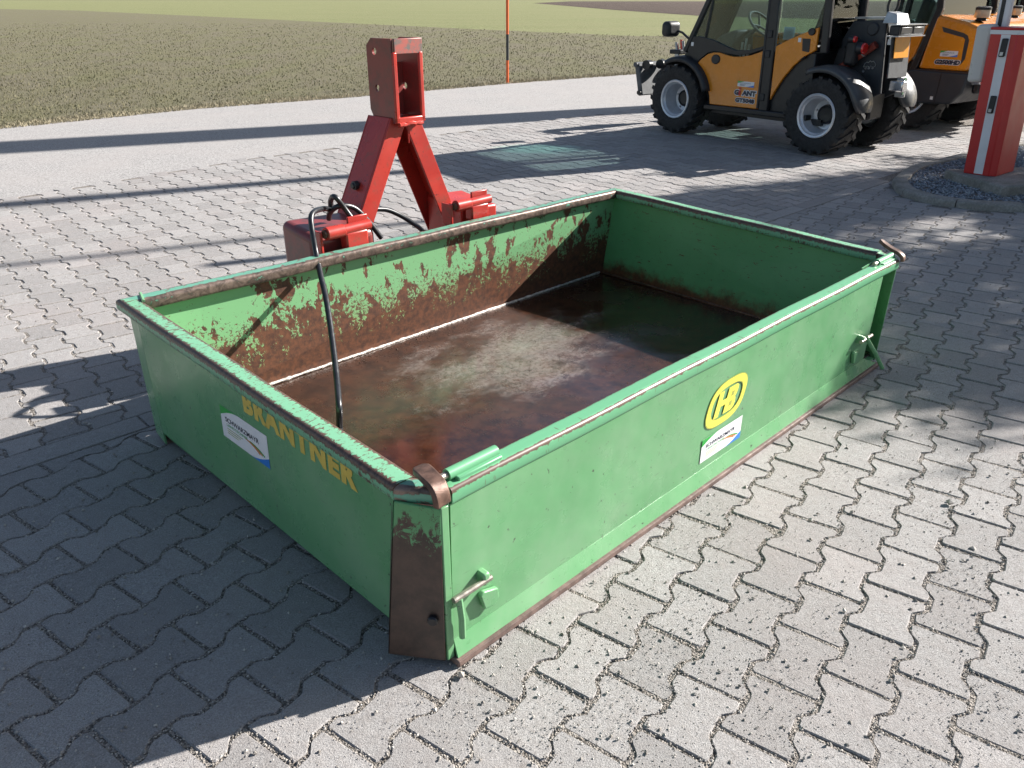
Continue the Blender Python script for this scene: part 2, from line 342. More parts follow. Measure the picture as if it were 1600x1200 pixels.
# ------------------------------------------------------------------ mesh helpers
class MB:
    def __init__(s): s.v = []; s.f = []; s.e = None
    def add(s, verts, faces):
        o = len(s.v); s.v += [Vector(p) for p in verts]; s.f += [tuple(i+o for i in f) for f in faces]; return s
    def box(s, c, size, m=None):
        hx, hy, hz = (k/2 for k in size); c = Vector(c)
        vs = [Vector((x, y, z)) for x in (-hx, hx) for y in (-hy, hy) for z in (-hz, hz)]
        if m is not None: vs = [m @ p for p in vs]
        return s.add([p+c for p in vs], [(0, 1, 3, 2), (4, 6, 7, 5), (0, 4, 5, 1), (2, 3, 7, 6), (0, 2, 6, 4), (1, 5, 7, 3)])
    def hexa(s, q):      # q: 8 points, bottom ring 4 then top ring 4
        return s.add(q, [(3, 2, 1, 0), (4, 5, 6, 7), (0, 1, 5, 4), (1, 2, 6, 5), (2, 3, 7, 6), (3, 0, 4, 7)])
    def prism(s, poly, f, d):
        """poly: 2-D points, f(p)->3-D point, d: extrusion vector"""
        a = [Vector(f(p)) for p in poly]; n = len(a); d = Vector(d)
        b_ = [p+d for p in a]
        return s.add(a+b_, [tuple(range(n-1, -1, -1)), tuple(range(n, 2*n))]+[(i, (i+1) % n, n+(i+1) % n, n+i) for i in range(n)])
    def tube(s, pts, r, seg=10, cap=True, radii=None):
        pts = [Vector(p) for p in pts]; rings = []; up = None
        for i, p in enumerate(pts):
            d = (pts[min(i+1, len(pts)-1)]-pts[max(i-1, 0)]).normalized()
            if up is None:
                up = d.orthogonal().normalized()
            else:
                up = (up - d*up.dot(d)); up = up.normalized() if up.length > 1e-6 else d.orthogonal().normalized()
            w = d.cross(up); rr = radii[i] if radii else r
            rings.append([p+(up*math.cos(2*PI*k/seg)+w*math.sin(2*PI*k/seg))*rr for k in range(seg)])
        vs = [p for rg in rings for p in rg]; fs = []
        for i in range(len(rings)-1):
            for k in range(seg):
                fs.append((i*seg+k, i*seg+(k+1) % seg, (i+1)*seg+(k+1) % seg, (i+1)*seg+k))
        if cap: fs += [tuple(range(seg-1, -1, -1)), tuple(range((len(rings)-1)*seg, len(rings)*seg))]
        return s.add(vs, fs)
    def lathe(s, prof, c, axis='Y', seg=40, close=False):
        """prof: (radius, along) pairs round the axis through c"""
        c = Vector(c); n = len(prof); vs = []
        for k in range(seg):
            a = 2*PI*k/seg
            for r, y in prof:
                if axis == 'Y': vs.append(c+Vector((r*math.cos(a), y, r*math.sin(a))))
                elif axis == 'Z': vs.append(c+Vector((r*math.cos(a), r*math.sin(a), y)))
                else: vs.append(c+Vector((y, r*math.cos(a), r*math.sin(a))))
        fs = []
        for k in range(seg):
            k2 = (k+1) % seg
            for i in range(n if close else n-1):
                j = (i+1) % n
                fs.append((k*n+i, k2*n+i, k2*n+j, k*n+j))
        return s.add(vs, fs)
    def sheet(s, poly, z=0.0):
        return s.add([(x, y, z) for x, y in poly], [tuple(range(len(poly)))])
    def build(s, name, mat, parent=None, bevel=0.0, seg=2, smooth=True, angle=35):
        me = bpy.data.meshes.new(name); me.from_pydata([tuple(p) for p in s.v], [], s.f)
        if s.e is not None:
            at_ = me.attributes.new('edge', 'FLOAT', 'POINT'); at_.data.foreach_set('value', s.e)
        me.materials.append(M[mat] if isinstance(mat, str) else mat)
        import bmesh
        bm = bmesh.new(); bm.from_mesh(me); bmesh.ops.recalc_face_normals(bm, faces=bm.faces); bm.to_mesh(me); bm.free()
        o = bpy.data.objects.new(name, me); COL.objects.link(o)
        if parent is not None: o.parent = parent
        if bevel:
            md = o.modifiers.new('bevel', 'BEVEL'); md.width = bevel; md.segments = seg; md.limit_method = 'ANGLE'; md.angle_limit = math.radians(40)
        if smooth:
            me.polygons.foreach_set('use_smooth', [True]*len(me.polygons)); me.set_sharp_from_angle(angle=math.radians(angle))
        return o
def empty(name, loc=(0, 0, 0), rz=0.0, parent=None):
    o = bpy.data.objects.new(name, None); COL.objects.link(o); o.location = loc; o.rotation_euler = (0, 0, rz); o.empty_display_size = 0.1
    if parent is not None: o.parent = parent
    return o
def tag(o, label, cat, group=None):
    o['label'] = label; o['category'] = cat
    if group: o['group'] = group
    return o
def kind(o, k): o['kind'] = k; return o
def smooth_path(pts, n=8):
    pts = [Vector(p) for p in pts]; out = []
    for i in range(len(pts)-1):
        p0, p1, p2, p3 = pts[max(i-1, 0)], pts[i], pts[i+1], pts[min(i+2, len(pts)-1)]
        for k in range(n):
            t = k/n
            out.append(0.5*((2*p1)+(p2-p0)*t+(2*p0-5*p1+4*p2-p3)*t*t+(-p0+3*p1-3*p2+p3)*t**3))
    return out+[pts[-1]]
def text_mesh(txt, size, bold=0.0, shear=0.0, spacing=1.0, width=None):
    """flat text as (verts, faces); width fixes the total width"""
    cu = bpy.data.curves.new('txt', 'FONT'); cu.body = txt; cu.size = size; cu.offset = bold; cu.shear = shear; cu.space_character = spacing
    cu.align_x = 'LEFT'; cu.fill_mode = 'BOTH'; cu.resolution_u = 3
    ob = bpy.data.objects.new('txt', cu); COL.objects.link(ob)
    dg = bpy.context.evaluated_depsgraph_get(); dg.update()
    me = bpy.data.meshes.new_from_object(ob.evaluated_get(dg))
    vs = [v.co.copy() for v in me.vertices]; fs = [tuple(p.vertices) for p in me.polygons]
    bpy.data.objects.remove(ob); bpy.data.curves.remove(cu); bpy.data.meshes.remove(me)
    x0 = min(v.x for v in vs); x1 = max(v.x for v in vs); y0 = min(v.y for v in vs); y1 = max(v.y for v in vs)
    k = (width/(x1-x0)) if width else 1.0
    hk = size/(y1-y0)
    return [Vector(((v.x-x0)*k, (v.y-y0)*hk, 0)) for v in vs], fs
def flat(name, shapes, origin, ux, uy, lift, mat, parent):
    """print laid on a surface: shapes = list of (verts2d/3d, faces)"""
    mb = MB(); origin = Vector(origin); ux = Vector(ux); uy = Vector(uy); n = ux.cross(uy).normalized()
    for vs, fs in shapes:
        mb.add([origin+ux*v[0]+uy*v[1]+n*lift for v in vs], fs)
    me = bpy.data.meshes.new(name); me.from_pydata([tuple(p) for p in mb.v], [], mb.f); me.materials.append(M[mat])
    o = bpy.data.objects.new(name, me); COL.objects.link(o); o.parent = parent
    return o
def poly(pts): return ([(p[0], p[1]) for p in pts], [tuple(range(len(pts)))])

# ------------------------------------------------------------------ the setting
def structure(name, polyg, z, mat):
    o = MB().sheet(polyg, z).build(name, mat, smooth=False); return kind(o, 'structure')
def P2(x, y): p = at(x, y); return (p.x, p.y)
structure('ground', [(-3000, -60), (3000, -60), (3000, 4000), (-3000, 4000)], -0.060, 'meadow')
fe = [(-60, -50), (-9.2, 6.2), P2(0, 197), P2(300, 167), P2(560, 148), P2(793, 128), P2(1000, 113), (9, 25), (30, 48), (60, 56)]
field_poly = [(-400, -50)] + fe + [P2(1000, 55), P2(800, 47), P2(560, 36), P2(300, 24), P2(120, 16), (-140, 200), (-400, 300)]
structure('field', field_poly, -0.040, 'field')
structure('ploughed_field', [(10, 420), (16.4, 140), (19.5, 86), (30, 70), (70, 62), (600, 240), (500, 900), (60, 900)], -0.045, 'ploughed')
road_poly = [(-60, -55)] + [(x, y) for x, y in fe[1:]] + [(60, 40), (40, -20), (0, -20)]
structure('road', road_poly, -0.024, 'road')

# ---- paved yard: double-T concrete pavers, laid in two directions on either side of a slab strip
PL, PQ = 0.2, 0.1412
ZA, ZB = Vector((-1.72, 2.27)), Vector((2.87, 6.65))
zd = (ZB-ZA).normalized(); zn = Vector((zd.y, -zd.x))           # zn points to the near side
def zside(p): return (Vector((p[0], p[1]))-ZA).dot(zn)
STRIP = 0.12
edge_pts = [(-14, -2.0), P2(-120, 335), P2(0, 312), P2(400, 246), P2(700, 208), P2(1000, 170)]
yard_poly = [(-14, -6), (-14, -2.0)] + edge_pts[1:] + [(6, 15.5), (16, 22), (22, 16), (20, -6)]
yard = kind(MB().sheet(yard_poly, -0.0036).build('paved_yard', 'joint_grit', smooth=False), 'structure')

JH = 0.0050
def paver_outline():
    a, w1, w2 = PL/2-JH, PQ/2+0.0125-JH, PQ/2-0.0125-JH
    q = [(a, w1-0.006), (a-0.006, w1), (.066, w1), (.0585, w1-.004), (.0395, w2+.004), (.030, w2)]
    q = q + [(-x, y) for x, y in q[::-1]]
    return q + [(-x, -y) for x, y in q]
OUT = [Vector(p) for p in paver_outline()]
BOT = -0.010
def paver_faces(pts, zt=0.0):
    """bevelled slab over an outline (list of 2-D), returns verts, faces"""
    n = len(pts); c = sum((Vector(p) for p in pts), Vector((0, 0)))/n
    ins = [Vector(p)+(c-Vector(p)).normalized()*0.0035 for p in pts]
    vs = [(p[0], p[1], zt) for p in ins]+[(p[0], p[1], zt-0.003) for p in pts]+[(p[0], p[1], BOT) for p in pts]
    fs = [tuple(range(n))]
    for i in range(n):
        j = (i+1) % n
        fs.append((i, n+i, n+j, j)); fs.append((n+i, 2*n+i, 2*n+j, n+j))
    return vs, fs
def clip(pts, side):
    """keep the part of a polygon where side(p) >= 0"""
    out = []
    for i in range(len(pts)):
        a, b = pts[i], pts[(i+1) % len(pts)]; sa, sb = side(a), side(b)
        if sa >= 0: out.append(a)
        if (sa >= 0) != (sb >= 0): out.append(a+(b-a)*(sa/(sa-sb)))
    return out
def in_poly(p, pg):
    x, y = p; r = False; j = len(pg)-1
    for i in range(len(pg)):
        xi, yi = pg[i]; xj, yj = pg[j]
        if (yi > y) != (yj > y) and x < (xj-xi)*(y-yi)/(yj-yi)+xi: r = not r
        j = i
    return r
BOX_O = at(697, 1043); _bc = at(1365, 570); BOX_A = math.atan2(_bc.y-BOX_O.y, _bc.x-BOX_O.x)
BT = Vector((math.cos(BOX_A), math.sin(BOX_A))); BN = Vector((-BT.y, BT.x))
def box_tn(p): d = Vector((p[0], p[1]))-Vector((BOX_O.x, BOX_O.y)); return d.dot(BT), d.dot(BN)
def visible(p):
    x, y, w = project((p[0], p[1], 0))
    near = 1 if p[1] < 5.5 else 0
    if w <= 0.2 or not (-500-700*near < x < 2100+1500*near and -10 < y < 1650+800*near): return False
    t, n = box_tn(p)
    return not (0.30 < t < 2.15 and 0.30 < n < 1.35)
whole, cut = [], []
def zone(origin, ang, keep, rng):
    ud = Vector((math.cos(ang), math.sin(ang))); vd = Vector((ud.y, -ud.x))
    for r in range(*rng[0]):
        for k in range(*rng[1]):
            c = origin + ud*((k+(0.5 if r % 2 else 0.0))*PL) + vd*(r*PQ)
            if not visible(c) or c.y > 15: continue
            if not in_poly(c, yard_poly): continue
            s0 = keep(c)
            if s0 < -0.12: continue
            if s0 > 0.12: whole.append((c, ang)); continue
            rot = [c+ud*p.x-vd*p.y for p in OUT]
            cl = clip(rot, keep)
            if len(cl) > 2:
                ar = abs(sum(cl[i].x*cl[(i+1) % len(cl)].y-cl[(i+1) % len(cl)].x*cl[i].y for i in range(len(cl))))/2
                if ar > 0.0012: cut.append(cl)
ISL = [P2(x, y) for x, y in ((1393, 288), (1405, 304), (1450, 318), (1520, 328), (1600, 332))] + [(4.9, 5.7), (6.2, 7.5), (6.0, 9.0)] + [P2(x, y) for x, y in ((1600, 228), (1540, 238), (1480, 252), (1420, 268))]
zone(Vector((-0.11682, 1.28117)), 0.95625, lambda p: zside(p)-0.004, ((-30, 70), (-30, 70)))
zone(Vector((-1.9, 3.1)), math.radians(-51), lambda p: -zside(p)-STRIP-0.004, ((-75, 75), (-75, 75)))
whole = [w for w in whole if not in_poly(w[0], ISL)]
def _rank(w):
    x, y, d = project((w[0].x, w[0].y, 0)); return (0 if (-20 < x < 1620 and y < 1230) else 1, d)
whole.sort(key=_rank)
# four slightly different paver meshes shared by the nearest 300
var = []
for k in range(10):
    rs = random.Random(k)
    pts = [p+Vector((rs.uniform(-.0018, .0018), rs.uniform(-.0018, .0018))) for p in OUT]
    if k % 3 == 0: j = rs.randrange(len(pts)); pts[j] = pts[j]*(1-rs.uniform(.03, .09))
    vs, fs = paver_faces(pts)
    me = bpy.data.meshes.new('paver'); me.from_pydata(vs, [], fs); me.materials.append(M['paver']); var.append(me)
NEAR = 300
for i, (c, ang) in enumerate(whole[:NEAR]):
    o = bpy.data.objects.new('paver', var[(i*7) % 10]); COL.objects.link(o); o.parent = yard
    o.location = (c.x, c.y, random.uniform(-0.0026, 0.0016))
    o.rotation_euler = (random.uniform(-.012, .012), random.uniform(-.012, .012), ang+random.choice((0, PI))+random.uniform(-.008, .008))
vs, fs = [], []
rs = random.Random(3)
for c, ang in whole[NEAR:]:
    a = ang+rs.uniform(-.008, .008); ca, sa = math.cos(a), math.sin(a); zt = rs.uniform(-.0016, .0012)
    far = c.y > 7.0
    pv, pf = paver_faces(OUT, 0.0)
    if far: pf = pf[:1]+pf[1::2]; 
    tx, ty = rs.uniform(-.006, .006), rs.uniform(-.006, .006)
    o = len(vs)
    for p in pv: vs.append((c.x+p[0]*ca-p[1]*sa, c.y+p[0]*sa+p[1]*ca, p[2]+zt+p[0]*tx+p[1]*ty))
    fs += [tuple(i+o for i in f) for f in pf]
for cl in cut:
    cc = sum(cl, Vector((0, 0)))/len(cl)
    q = [p+(cc-p).normalized()*0.002 for p in cl]
    pv, pf = paver_faces(q, rs.uniform(-.0016, .0008)); o = len(vs)
    vs += pv; fs += [tuple(i+o for i in f) for f in pf]
me = bpy.data.meshes.new('far_paving'); me.from_pydata(vs, [], fs); me.materials.append(M['paver'])
fp = bpy.data.objects.new('far_paving', me); COL.objects.link(fp); fp.parent = yard; kind(fp, 'stuff')
# slab strip between the two laying directions
k = -9
while k < 30:
    a = ZA+zd*(k*0.5+0.004); b_ = ZA+zd*((k+1)*0.5-0.004)
    m_ = (a+b_)/2
    if visible(m_) and in_poly(m_, yard_poly) and not in_poly(m_, ISL):
        q = [a-zn*0.003, b_-zn*0.003, b_-zn*(STRIP-0.003), a-zn*(STRIP-0.003)]
        pv, pf = paver_faces(q, 0.001)
        me = bpy.data.meshes.new('edging_slab'); me.from_pydata(pv, [], pf); me.materials.append(M['paver'])
        o = bpy.data.objects.new('edging_slab', me); COL.objects.link(o); o.parent = yard
    k += 1

# ---- grit: stones in the joints and loose on the pavers
STONE = []
for k in range(6):
    rs = random.Random(40+k)
    base = [(1, 0, 0), (-1, 0, 0), (0, 1, 0), (0, -1, 0), (0, 0, 1), (0, 0, -1)]
    STONE.append([Vector(p)*rs.uniform(.65, 1.15)+Vector((rs.uniform(-.25, .25), rs.uniform(-.25, .25), rs.uniform(-.2, .2))) for p in base])
SF = [(0, 2, 4), (2, 1, 4), (1, 3, 4), (3, 0, 4), (2, 0, 5), (1, 2, 5), (3, 1, 5), (0, 3, 5)]
def stone_field(name, spots, mat, parent=None):
    vs, fs = [], []; rs = random.Random(5)
    for (x, y, z, r) in spots:
        st = STONE[rs.randrange(6)]; a = rs.uniform(0, 2*PI); ca, sa = math.cos(a)*r, math.sin(a)*r; o = len(vs)
        for p in st: vs.append((x+p.x*ca-p.y*sa, y+p.x*sa+p.y*ca, z+p.z*r*0.75))
        fs += [tuple(i+o for i in f) for f in SF]
    me = bpy.data.meshes.new(name); me.from_pydata(vs, [], fs); me.materials.append(M[mat])
    o = bpy.data.objects.new(name, me); COL.objects.link(o); kind(o, 'stuff')
    if parent is not None: o.parent = parent
    return o
rs = random.Random(11); spots = []
for c, ang in whole:
    d = math.hypot(c.x, c.y)
    if d > 5.2: continue
    ca, sa = math.cos(ang), math.sin(ang); n_ = len(OUT)
    den = 330 if d < 2.6 else (200 if d < 3.8 else 90)
    for k in range(den):
        i = rs.randrange(n_); a, b_ = OUT[i], OUT[(i+1) % n_]
        L = (b_-a).length
        if rs.random() > L/0.10: continue
        p = a.lerp(b_, rs.random()); nn = Vector((b_.y-a.y, a.x-b_.x)).normalized()
        if nn.dot(p) < 0: nn = -nn
        p = p+nn*rs.uniform(-0.002, 0.0105)
        r = rs.uniform(0.0018, 0.0040) if rs.random() < 0.93 else rs.uniform(0.004, 0.006)
        spots.append((c.x+p.x*ca-p.y*sa, c.y+p.x*sa+p.y*ca, rs.uniform(-0.0042, 0.0006), r))
stone_field('joint_grit', spots, 'grit', yard)
spots = []
for k in range(30000):
    u = rs.random()
    x, y = rs.uniform(0, 1600), 330+870*rs.random()**0.8
    p = at(x, y)
    w = 1.0 if x > 800 else 0.7
    if rs.random() > w*min(1, 0.25+abs(math.sin(p.x*2.3+1.1)*math.cos(p.y*1.9-0.4))): continue
    if not visible(p): continue
    r = rs.uniform(0.0009, 0.0027) if rs.random() < 0.955 else rs.uniform(0.0036, 0.0065)
    if p.length > 4.5: r *= 1.6
    spots.append((p.x, p.y, r*0.45, r))
for x, y, r in ((1483, 788, .016), (720, 1058, .014), (1268, 813, .009), (1330, 802, .010), (1347, 940, .009), (1318, 955, .008), (1165, 762, .008), (133, 662, .010), (140, 664, .008), (1520, 858, .011)):
    p = at(x, y); spots.append((p.x, p.y, r*0.5, r))
stone_field('loose_grit', spots, 'grit', yard)

# ---- crop and verge blades
def blades(name, n, mat, place, h, w):
    vs, fs = [], []; rs = random.Random(21)
    for k in range(n):
        q = place(rs)
        if q is None: continue
        x, y, z, sc = q
        for j in range(2):
            a = rs.uniform(0, 2*PI); hh = h*rs.uniform(.5, 1.3)*sc; ww = w*sc; l = rs.uniform(-.7, .7)*hh
            b_ = rs.uniform(0, 2*PI); o = len(vs)
            vs += [(x-math.cos(a)*ww, y-math.sin(a)*ww, z), (x+math.cos(a)*ww, y+math.sin(a)*ww, z), (x+math.cos(b_)*l, y+math.sin(b_)*l, z+hh)]
            fs.append((o, o+1, o+2))
    me = bpy.data.meshes.new(name); me.from_pydata(vs, [], fs); me.materials.append(M[mat])
    o = bpy.data.objects.new(name, me); COL.objects.link(o); return kind(o, 'stuff')
def crop_place(r):
    x, y = r.uniform(-60, 1120), r.uniform(20, 200)
    p = at(x, y)
    if not in_poly((p.x, p.y), field_poly) or p.y > 60: return None
    return p.x, p.y, -0.042, min(2.6, 0.7+p.y/22)
blades('crop_seedlings', 30000, 'grass_blade', crop_place, 0.022, 0.006)
def verge_place(r):
    i = r.randrange(1, len(fe)-3); a, b_ = Vector(fe[i]), Vector(fe[i+1])
    p = a.lerp(b_, r.random()); n_ = Vector((-(b_-a).y, (b_-a).x)).normalized()
    p = p+n_*(r.random()**2*0.55-0.10)
    return p.x, p.y, -0.035, 1.0
blades('verge_straw', 9000, 'dry_straw', verge_place, 0.042, 0.006)

# ------------------------------------------------------------------ green transport box (local axes: x along the tailgate, y to the hitch, z up)
BOX = empty('transport_box', (BOX_O.x, BOX_O.y, 0), BOX_A)
tag(BOX, 'large open green steel transport box with rusty floor and red three-point hitch frame', 'transport box')
def L3(x, y, z): return Vector((x, y, z))
# rim outer corners (x, y, z)
rB, rA, rLF, rF, rC2, rC = L3(.027, 0, .49), L3(-.045, .10, .49), L3(-.028, 1.66, .52), L3(2.606, 1.577, .52), L3(2.585, .10, .475), L3(2.515, 0, .47)
def rail(name, a, b, inward, mat, w=0.066, h=0.044, ma=0.0, mb_=0.0, segs=26, parent=BOX, side_wear=-.15, low_wear=.15):
    """rounded rail between outer-edge points a,b; ma/mb_: mitre shift along the rail per unit of inward offset"""
    a, b = Vector(a), Vector(b); d = (b-a); L = d.length; d.normalize(); inw = Vector(inward).normalized(); up = Vector((0, 0, 1))
    r = 0.013; prof = []
    for cx, cz, a0 in ((w-r, -r, 90), (r, -r, 180), (r, -h+r, 270), (w-r, -h+r, 0)):
        pass
    def arc(cx, cz, s):
        return [(cx+r*math.cos(math.radians(s+k*30)), cz+r*math.sin(math.radians(s+k*30))) for k in range(4)]
    prof = arc(r, -h+r, 180) + [(w*.5, -h)] + arc(w-r, -h+r, 270) + [(w, -h*.5)] + arc(w-r, -r, 0)
    top = [(w*(1-t), 0.0) for t in (.3, .4, .5, .6, .7)]
    prof += top + arc(r, -r, 90) + [(0, -h*.5)]
    ed = []
    for x, z in prof:
        m = min(x, w-x)/w                      # 0 at the sides .. .5 in the middle
        if z > -.0005: ed.append(max(0.0, 1.0-m*3.4))
        elif abs(z+h*.5) < 1e-6: ed.append(side_wear)
        elif z > -r*.6: ed.append(1.0)
        elif z > -r-1e-6: ed.append(.45)
        else: ed.append(low_wear)
    mb = MB(); vs = []; mb.e = []
    for i in range(segs+1):
        f = i/segs
        for (x, z), e in zip(prof, ed):
            s = ma*x*(1-f)+mb_*x*f
            wob = 0.0012*math.sin(f*L*9+a.x*7)
            vs.append(a+d*(f*L+s)+inw*x+up*(z+wob)); mb.e.append(e)
    n = len(prof); fs = [tuple(range(n)), tuple(range(segs*n, segs*n+n))]
    for i in range(segs):
        for k in range(n): fs.append((i*n+k, i*n+(k+1) % n, (i+1)*n+(k+1) % n, (i+1)*n+k))
    mb.add(vs, fs)
    return mb.build(name, mat, parent, angle=50)
rail('side_rail', rA, rLF, (1, 0, 0), 'green_rail', ma=0.0, mb_=-1.0)
rail('front_rail', rLF, rF, (-.03, -1, 0), 'green_rail_worn', ma=1.0, mb_=-1.0, segs=40, side_wear=.5, low_wear=.7)
rail('side_rail', rF, rC2, (-1, 0, 0), 'green_rail', ma=1.0, mb_=0.0)
rail('corner_rail', rB+L3(.002, 0, -.004), rA+L3(.002, 0, -.004), (.72, .7, 0), 'green_rail_worn', w=0.05, ma=0, mb_=.35, segs=5)
rail('corner_rail', rC2+L3(0, 0, -.004), rC+L3(0, 0, -.004), (-.72, .7, 0), 'green_rail', w=0.05, ma=0, mb_=0, segs=5)
# bright weld across the mitre of the front left corner
wb = MB(); p0, p1 = rLF+L3(.078, .002, .001), rLF+L3(.066, -.085, .001)
wb.tube([rLF+L3(.085, -.004, .001), rLF+L3(.06, -.09, .001)], .006, 6); wb.build('weld_seam', 'green_paint', BOX)
# floor
fl = MB(); NX, NY = 40, 26; vs = []; fs = []
def lerp(a, b, t): return a+(b-a)*t
for j in range(NY+1):
    for i in range(NX+1):
        u, v = i/NX, j/NY
        x = lerp(lerp(.0, .005, v), lerp(2.49, 2.545, v), u); y = lerp(.03, 1.6, v)
        z = .045+.006*math.sin(x*2.6+.6)*math.sin(y*3.4+.3)+.004*math.sin(x*5.1+y*4.2)*math.sin(PI*u)*math.sin(PI*v)
        vs.append((x, y, z))
for j in range(NY):
    for i in range(NX):
        k = j*(NX+1)+i; fs.append((k, k+1, k+NX+2, k+NX+1))
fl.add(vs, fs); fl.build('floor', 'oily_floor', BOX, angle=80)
MB().hexa([(.0, .03, .018), (2.49, .03, .018), (2.54, 1.6, .018), (.005, 1.6, .018), (.0, .03, .036), (2.49, .03, .036), (2.54, 1.6, .036), (.005, 1.6, .036)]).build('floor_underside', 'rust_bar', BOX)
MB().box((1.245, .010, .0095), (2.45, .07, .019)).build('scraper_bar', 'rust_bar', BOX, bevel=.004)
for x in (.30, 2.2): MB().box((x, .95, .0095), (.08, 1.2, .019)).build('skid_runner', 'rust_bar', BOX, bevel=.003)
# headboard, thin plates
def plate(name, quad, n, th, mat, bevel=0.0, parent=BOX):
    n = Vector(n).normalized()*th; q = [Vector(p) for p in quad]
    return MB().hexa(q+[p+n for p in q]).build(name, mat, parent, bevel=bevel)
plate('headboard', [(.0, 1.612, .03), (2.560, 1.595, .03), (2.582, 1.541, .48), (.005, 1.624, .48)], (0, 1, 0), .006, 'green_flaking')
plate('headboard_back', [(.06, 1.6195, .02), (2.5, 1.603, .02), (2.52, 1.55, .478), (.06, 1.632, .478)], (0, 1, 0), .004, 'green_paint')
# left side: inner sheet, outer sheet with a folded-in foot and a chamfered front corner
plate('side_lining', [(.016, .09, .03), (.024, 1.606, .03), (.012, 1.60, .482), (-.004, .10, .455)], (-1, 0, 0), .004, 'green_scratched')
sl = MB()
oz = [(.20, .055, .0), (1.50, .055, .0)]
sl.hexa([(-.030, .10, .060), (-.020, 1.50, .060), (-.014, 1.50, .060), (-.024, .10, .060), (-.018, .10, .452), (-.012, 1.54, .482), (-.006, 1.54, .482), (-.012, .10, .452)])
side_l = sl.build('side_panel', 'green_paint', BOX)
MB().hexa([(.006, .15, .012), (.006, 1.50, .012), (.012, 1.50, .012), (.012, .15, .012), (-.0305, .10, .0595), (-.0205, 1.50, .0595), (-.0145, 1.50, .0595), (-.0245, .10, .0595)]).build('side_foot', 'green_paint', BOX)
MB().hexa([(-.020, 1.5005, .012), (-.006, 1.610, .012), (.000, 1.610, .012), (-.014, 1.5005, .012), (-.012, 1.5405, .482), (.004, 1.650, .482), (.010, 1.650, .482), (-.006, 1.5405, .482)]).build('corner_plate', 'green_paint', BOX)
MB().box((.02, 1.55, .010), (.05, .07, .020)).build('corner_foot', 'rust_bar', BOX, bevel=.004)
# right side
plate('side_panel', [(2.512, .09, .02), (2.556, 1.594, .02), (2.570, 1.55, .48), (2.545, .10, .445)], (1, 0, 0), .006, 'green_scratched')
# corner posts: chamfered plates outside the side walls
pl = MB().hexa([(.0, .0, .020), (-.086, .110, .026), (-.080, .115, .026), (.006, .007, .020), (.006, .0, .452), (-.046, .097, .452), (-.040, .102, .452), (.012, .007, .452)])
post_l = pl.build('corner_post', 'rusty_post', BOX, bevel=.003)
MB().hexa([(-.0862, .1105, .026), (-.012, .165, .03), (-.012, .171, .03), (-.080, .1165, .026), (-.0462, .0975, .452), (-.010, .15, .452), (-.010, .156, .452), (-.040, .1035, .452)]).build('post_return', 'rusty_post', BOX)
MB().box((.0165, .002, .236), (.021, .008, .435)).build('post_flange', 'green_paint', BOX, bevel=.002)
MB().lathe([(0, -.006), (.011, -.006), (.013, -.002), (.013, .004)], (0, 0, 0), 'X', 12)
bo = MB().lathe([(0.0001, .009), (.010, .009), (.013, .005), (.013, -.003)], (-.018, .022, .145), 'Y', 14)
for i, p in enumerate(bo.v):
    q = Matrix.Rotation(math.radians(128), 3, 'Z') @ (p-Vector((-.018, .022, .145))); bo.v[i] = q+Vector((-.016, .020, .145))
bo.build('bolt_head', 'black_frame', BOX)
MB().hexa([(2.470, .0, .020), (2.476, .0, .020), (2.545, .110, .020), (2.538, .113, .020), (2.496, .0, .440), (2.502, .0, .440), (2.565, .10, .445), (2.558, .103, .445)]).build('corner_post', 'green_paint', BOX, bevel=.002)
MB().hexa([(2.36, .086, .02), (2.535, .106, .02), (2.535, .112, .02), (2.36, .092, .02), (2.36, .086, .445), (2.553, .096, .445), (2.553, .102, .445), (2.36, .092, .445)]).build('post_back_plate', 'green_paint', BOX)
# tailgate: sheet, top rail, lower lip, end return, latches
def tg(x, y, z): return (x, y, z)
tail = MB().hexa([(.030, .004, .066), (2.345, .004, .070), (2.345, .008, .070), (.030, .008, .066), (.036, .003, .450), (2.372, .003, .432), (2.372, .007, .432), (.036, .007, .450)]).build('tailgate', 'green_paint', BOX)
rt = rail('tailgate_rail', rB+L3(.012, -.002, .0), rC+L3(-.004, -.002, .0), (0, 1, 0), 'green_tail_rail', w=.058, h=.046, segs=40, parent=tail, side_wear=-.2, low_wear=.25)
MB().hexa([(.028, -.014, .020), (2.47, -.014, .014), (2.47, -.008, .014), (.028, -.008, .020), (.030, .0025, .0655), (2.345, .0025, .0695), (2.345, .0085, .0695), (.030, .0085, .0655)]).build('tailgate_lip', 'green_paint', tail)
MB().hexa([(2.341, .0085, .070), (2.347, .0085, .070), (2.347, .088, .070), (2.341, .088, .070), (2.368, .0075, .432), (2.374, .0075, .432), (2.374, .088, .432), (2.368, .088, .432)]).build('tailgate_return', 'green_paint', tail)
MB().box((2.41, .045, .030), (.12, .08, .006)).build('tailgate_ledge', 'green_paint', tail)
MB().hexa([(.032, .030, .05), (2.35, .030, .05), (2.35, .034, .05), (.032, .034, .05), (.036, .040, .449), (2.374, .034, .431), (2.374, .038, .431), (.036, .044, .449)]).build('tailgate_lining', 'green_scratched', tail)
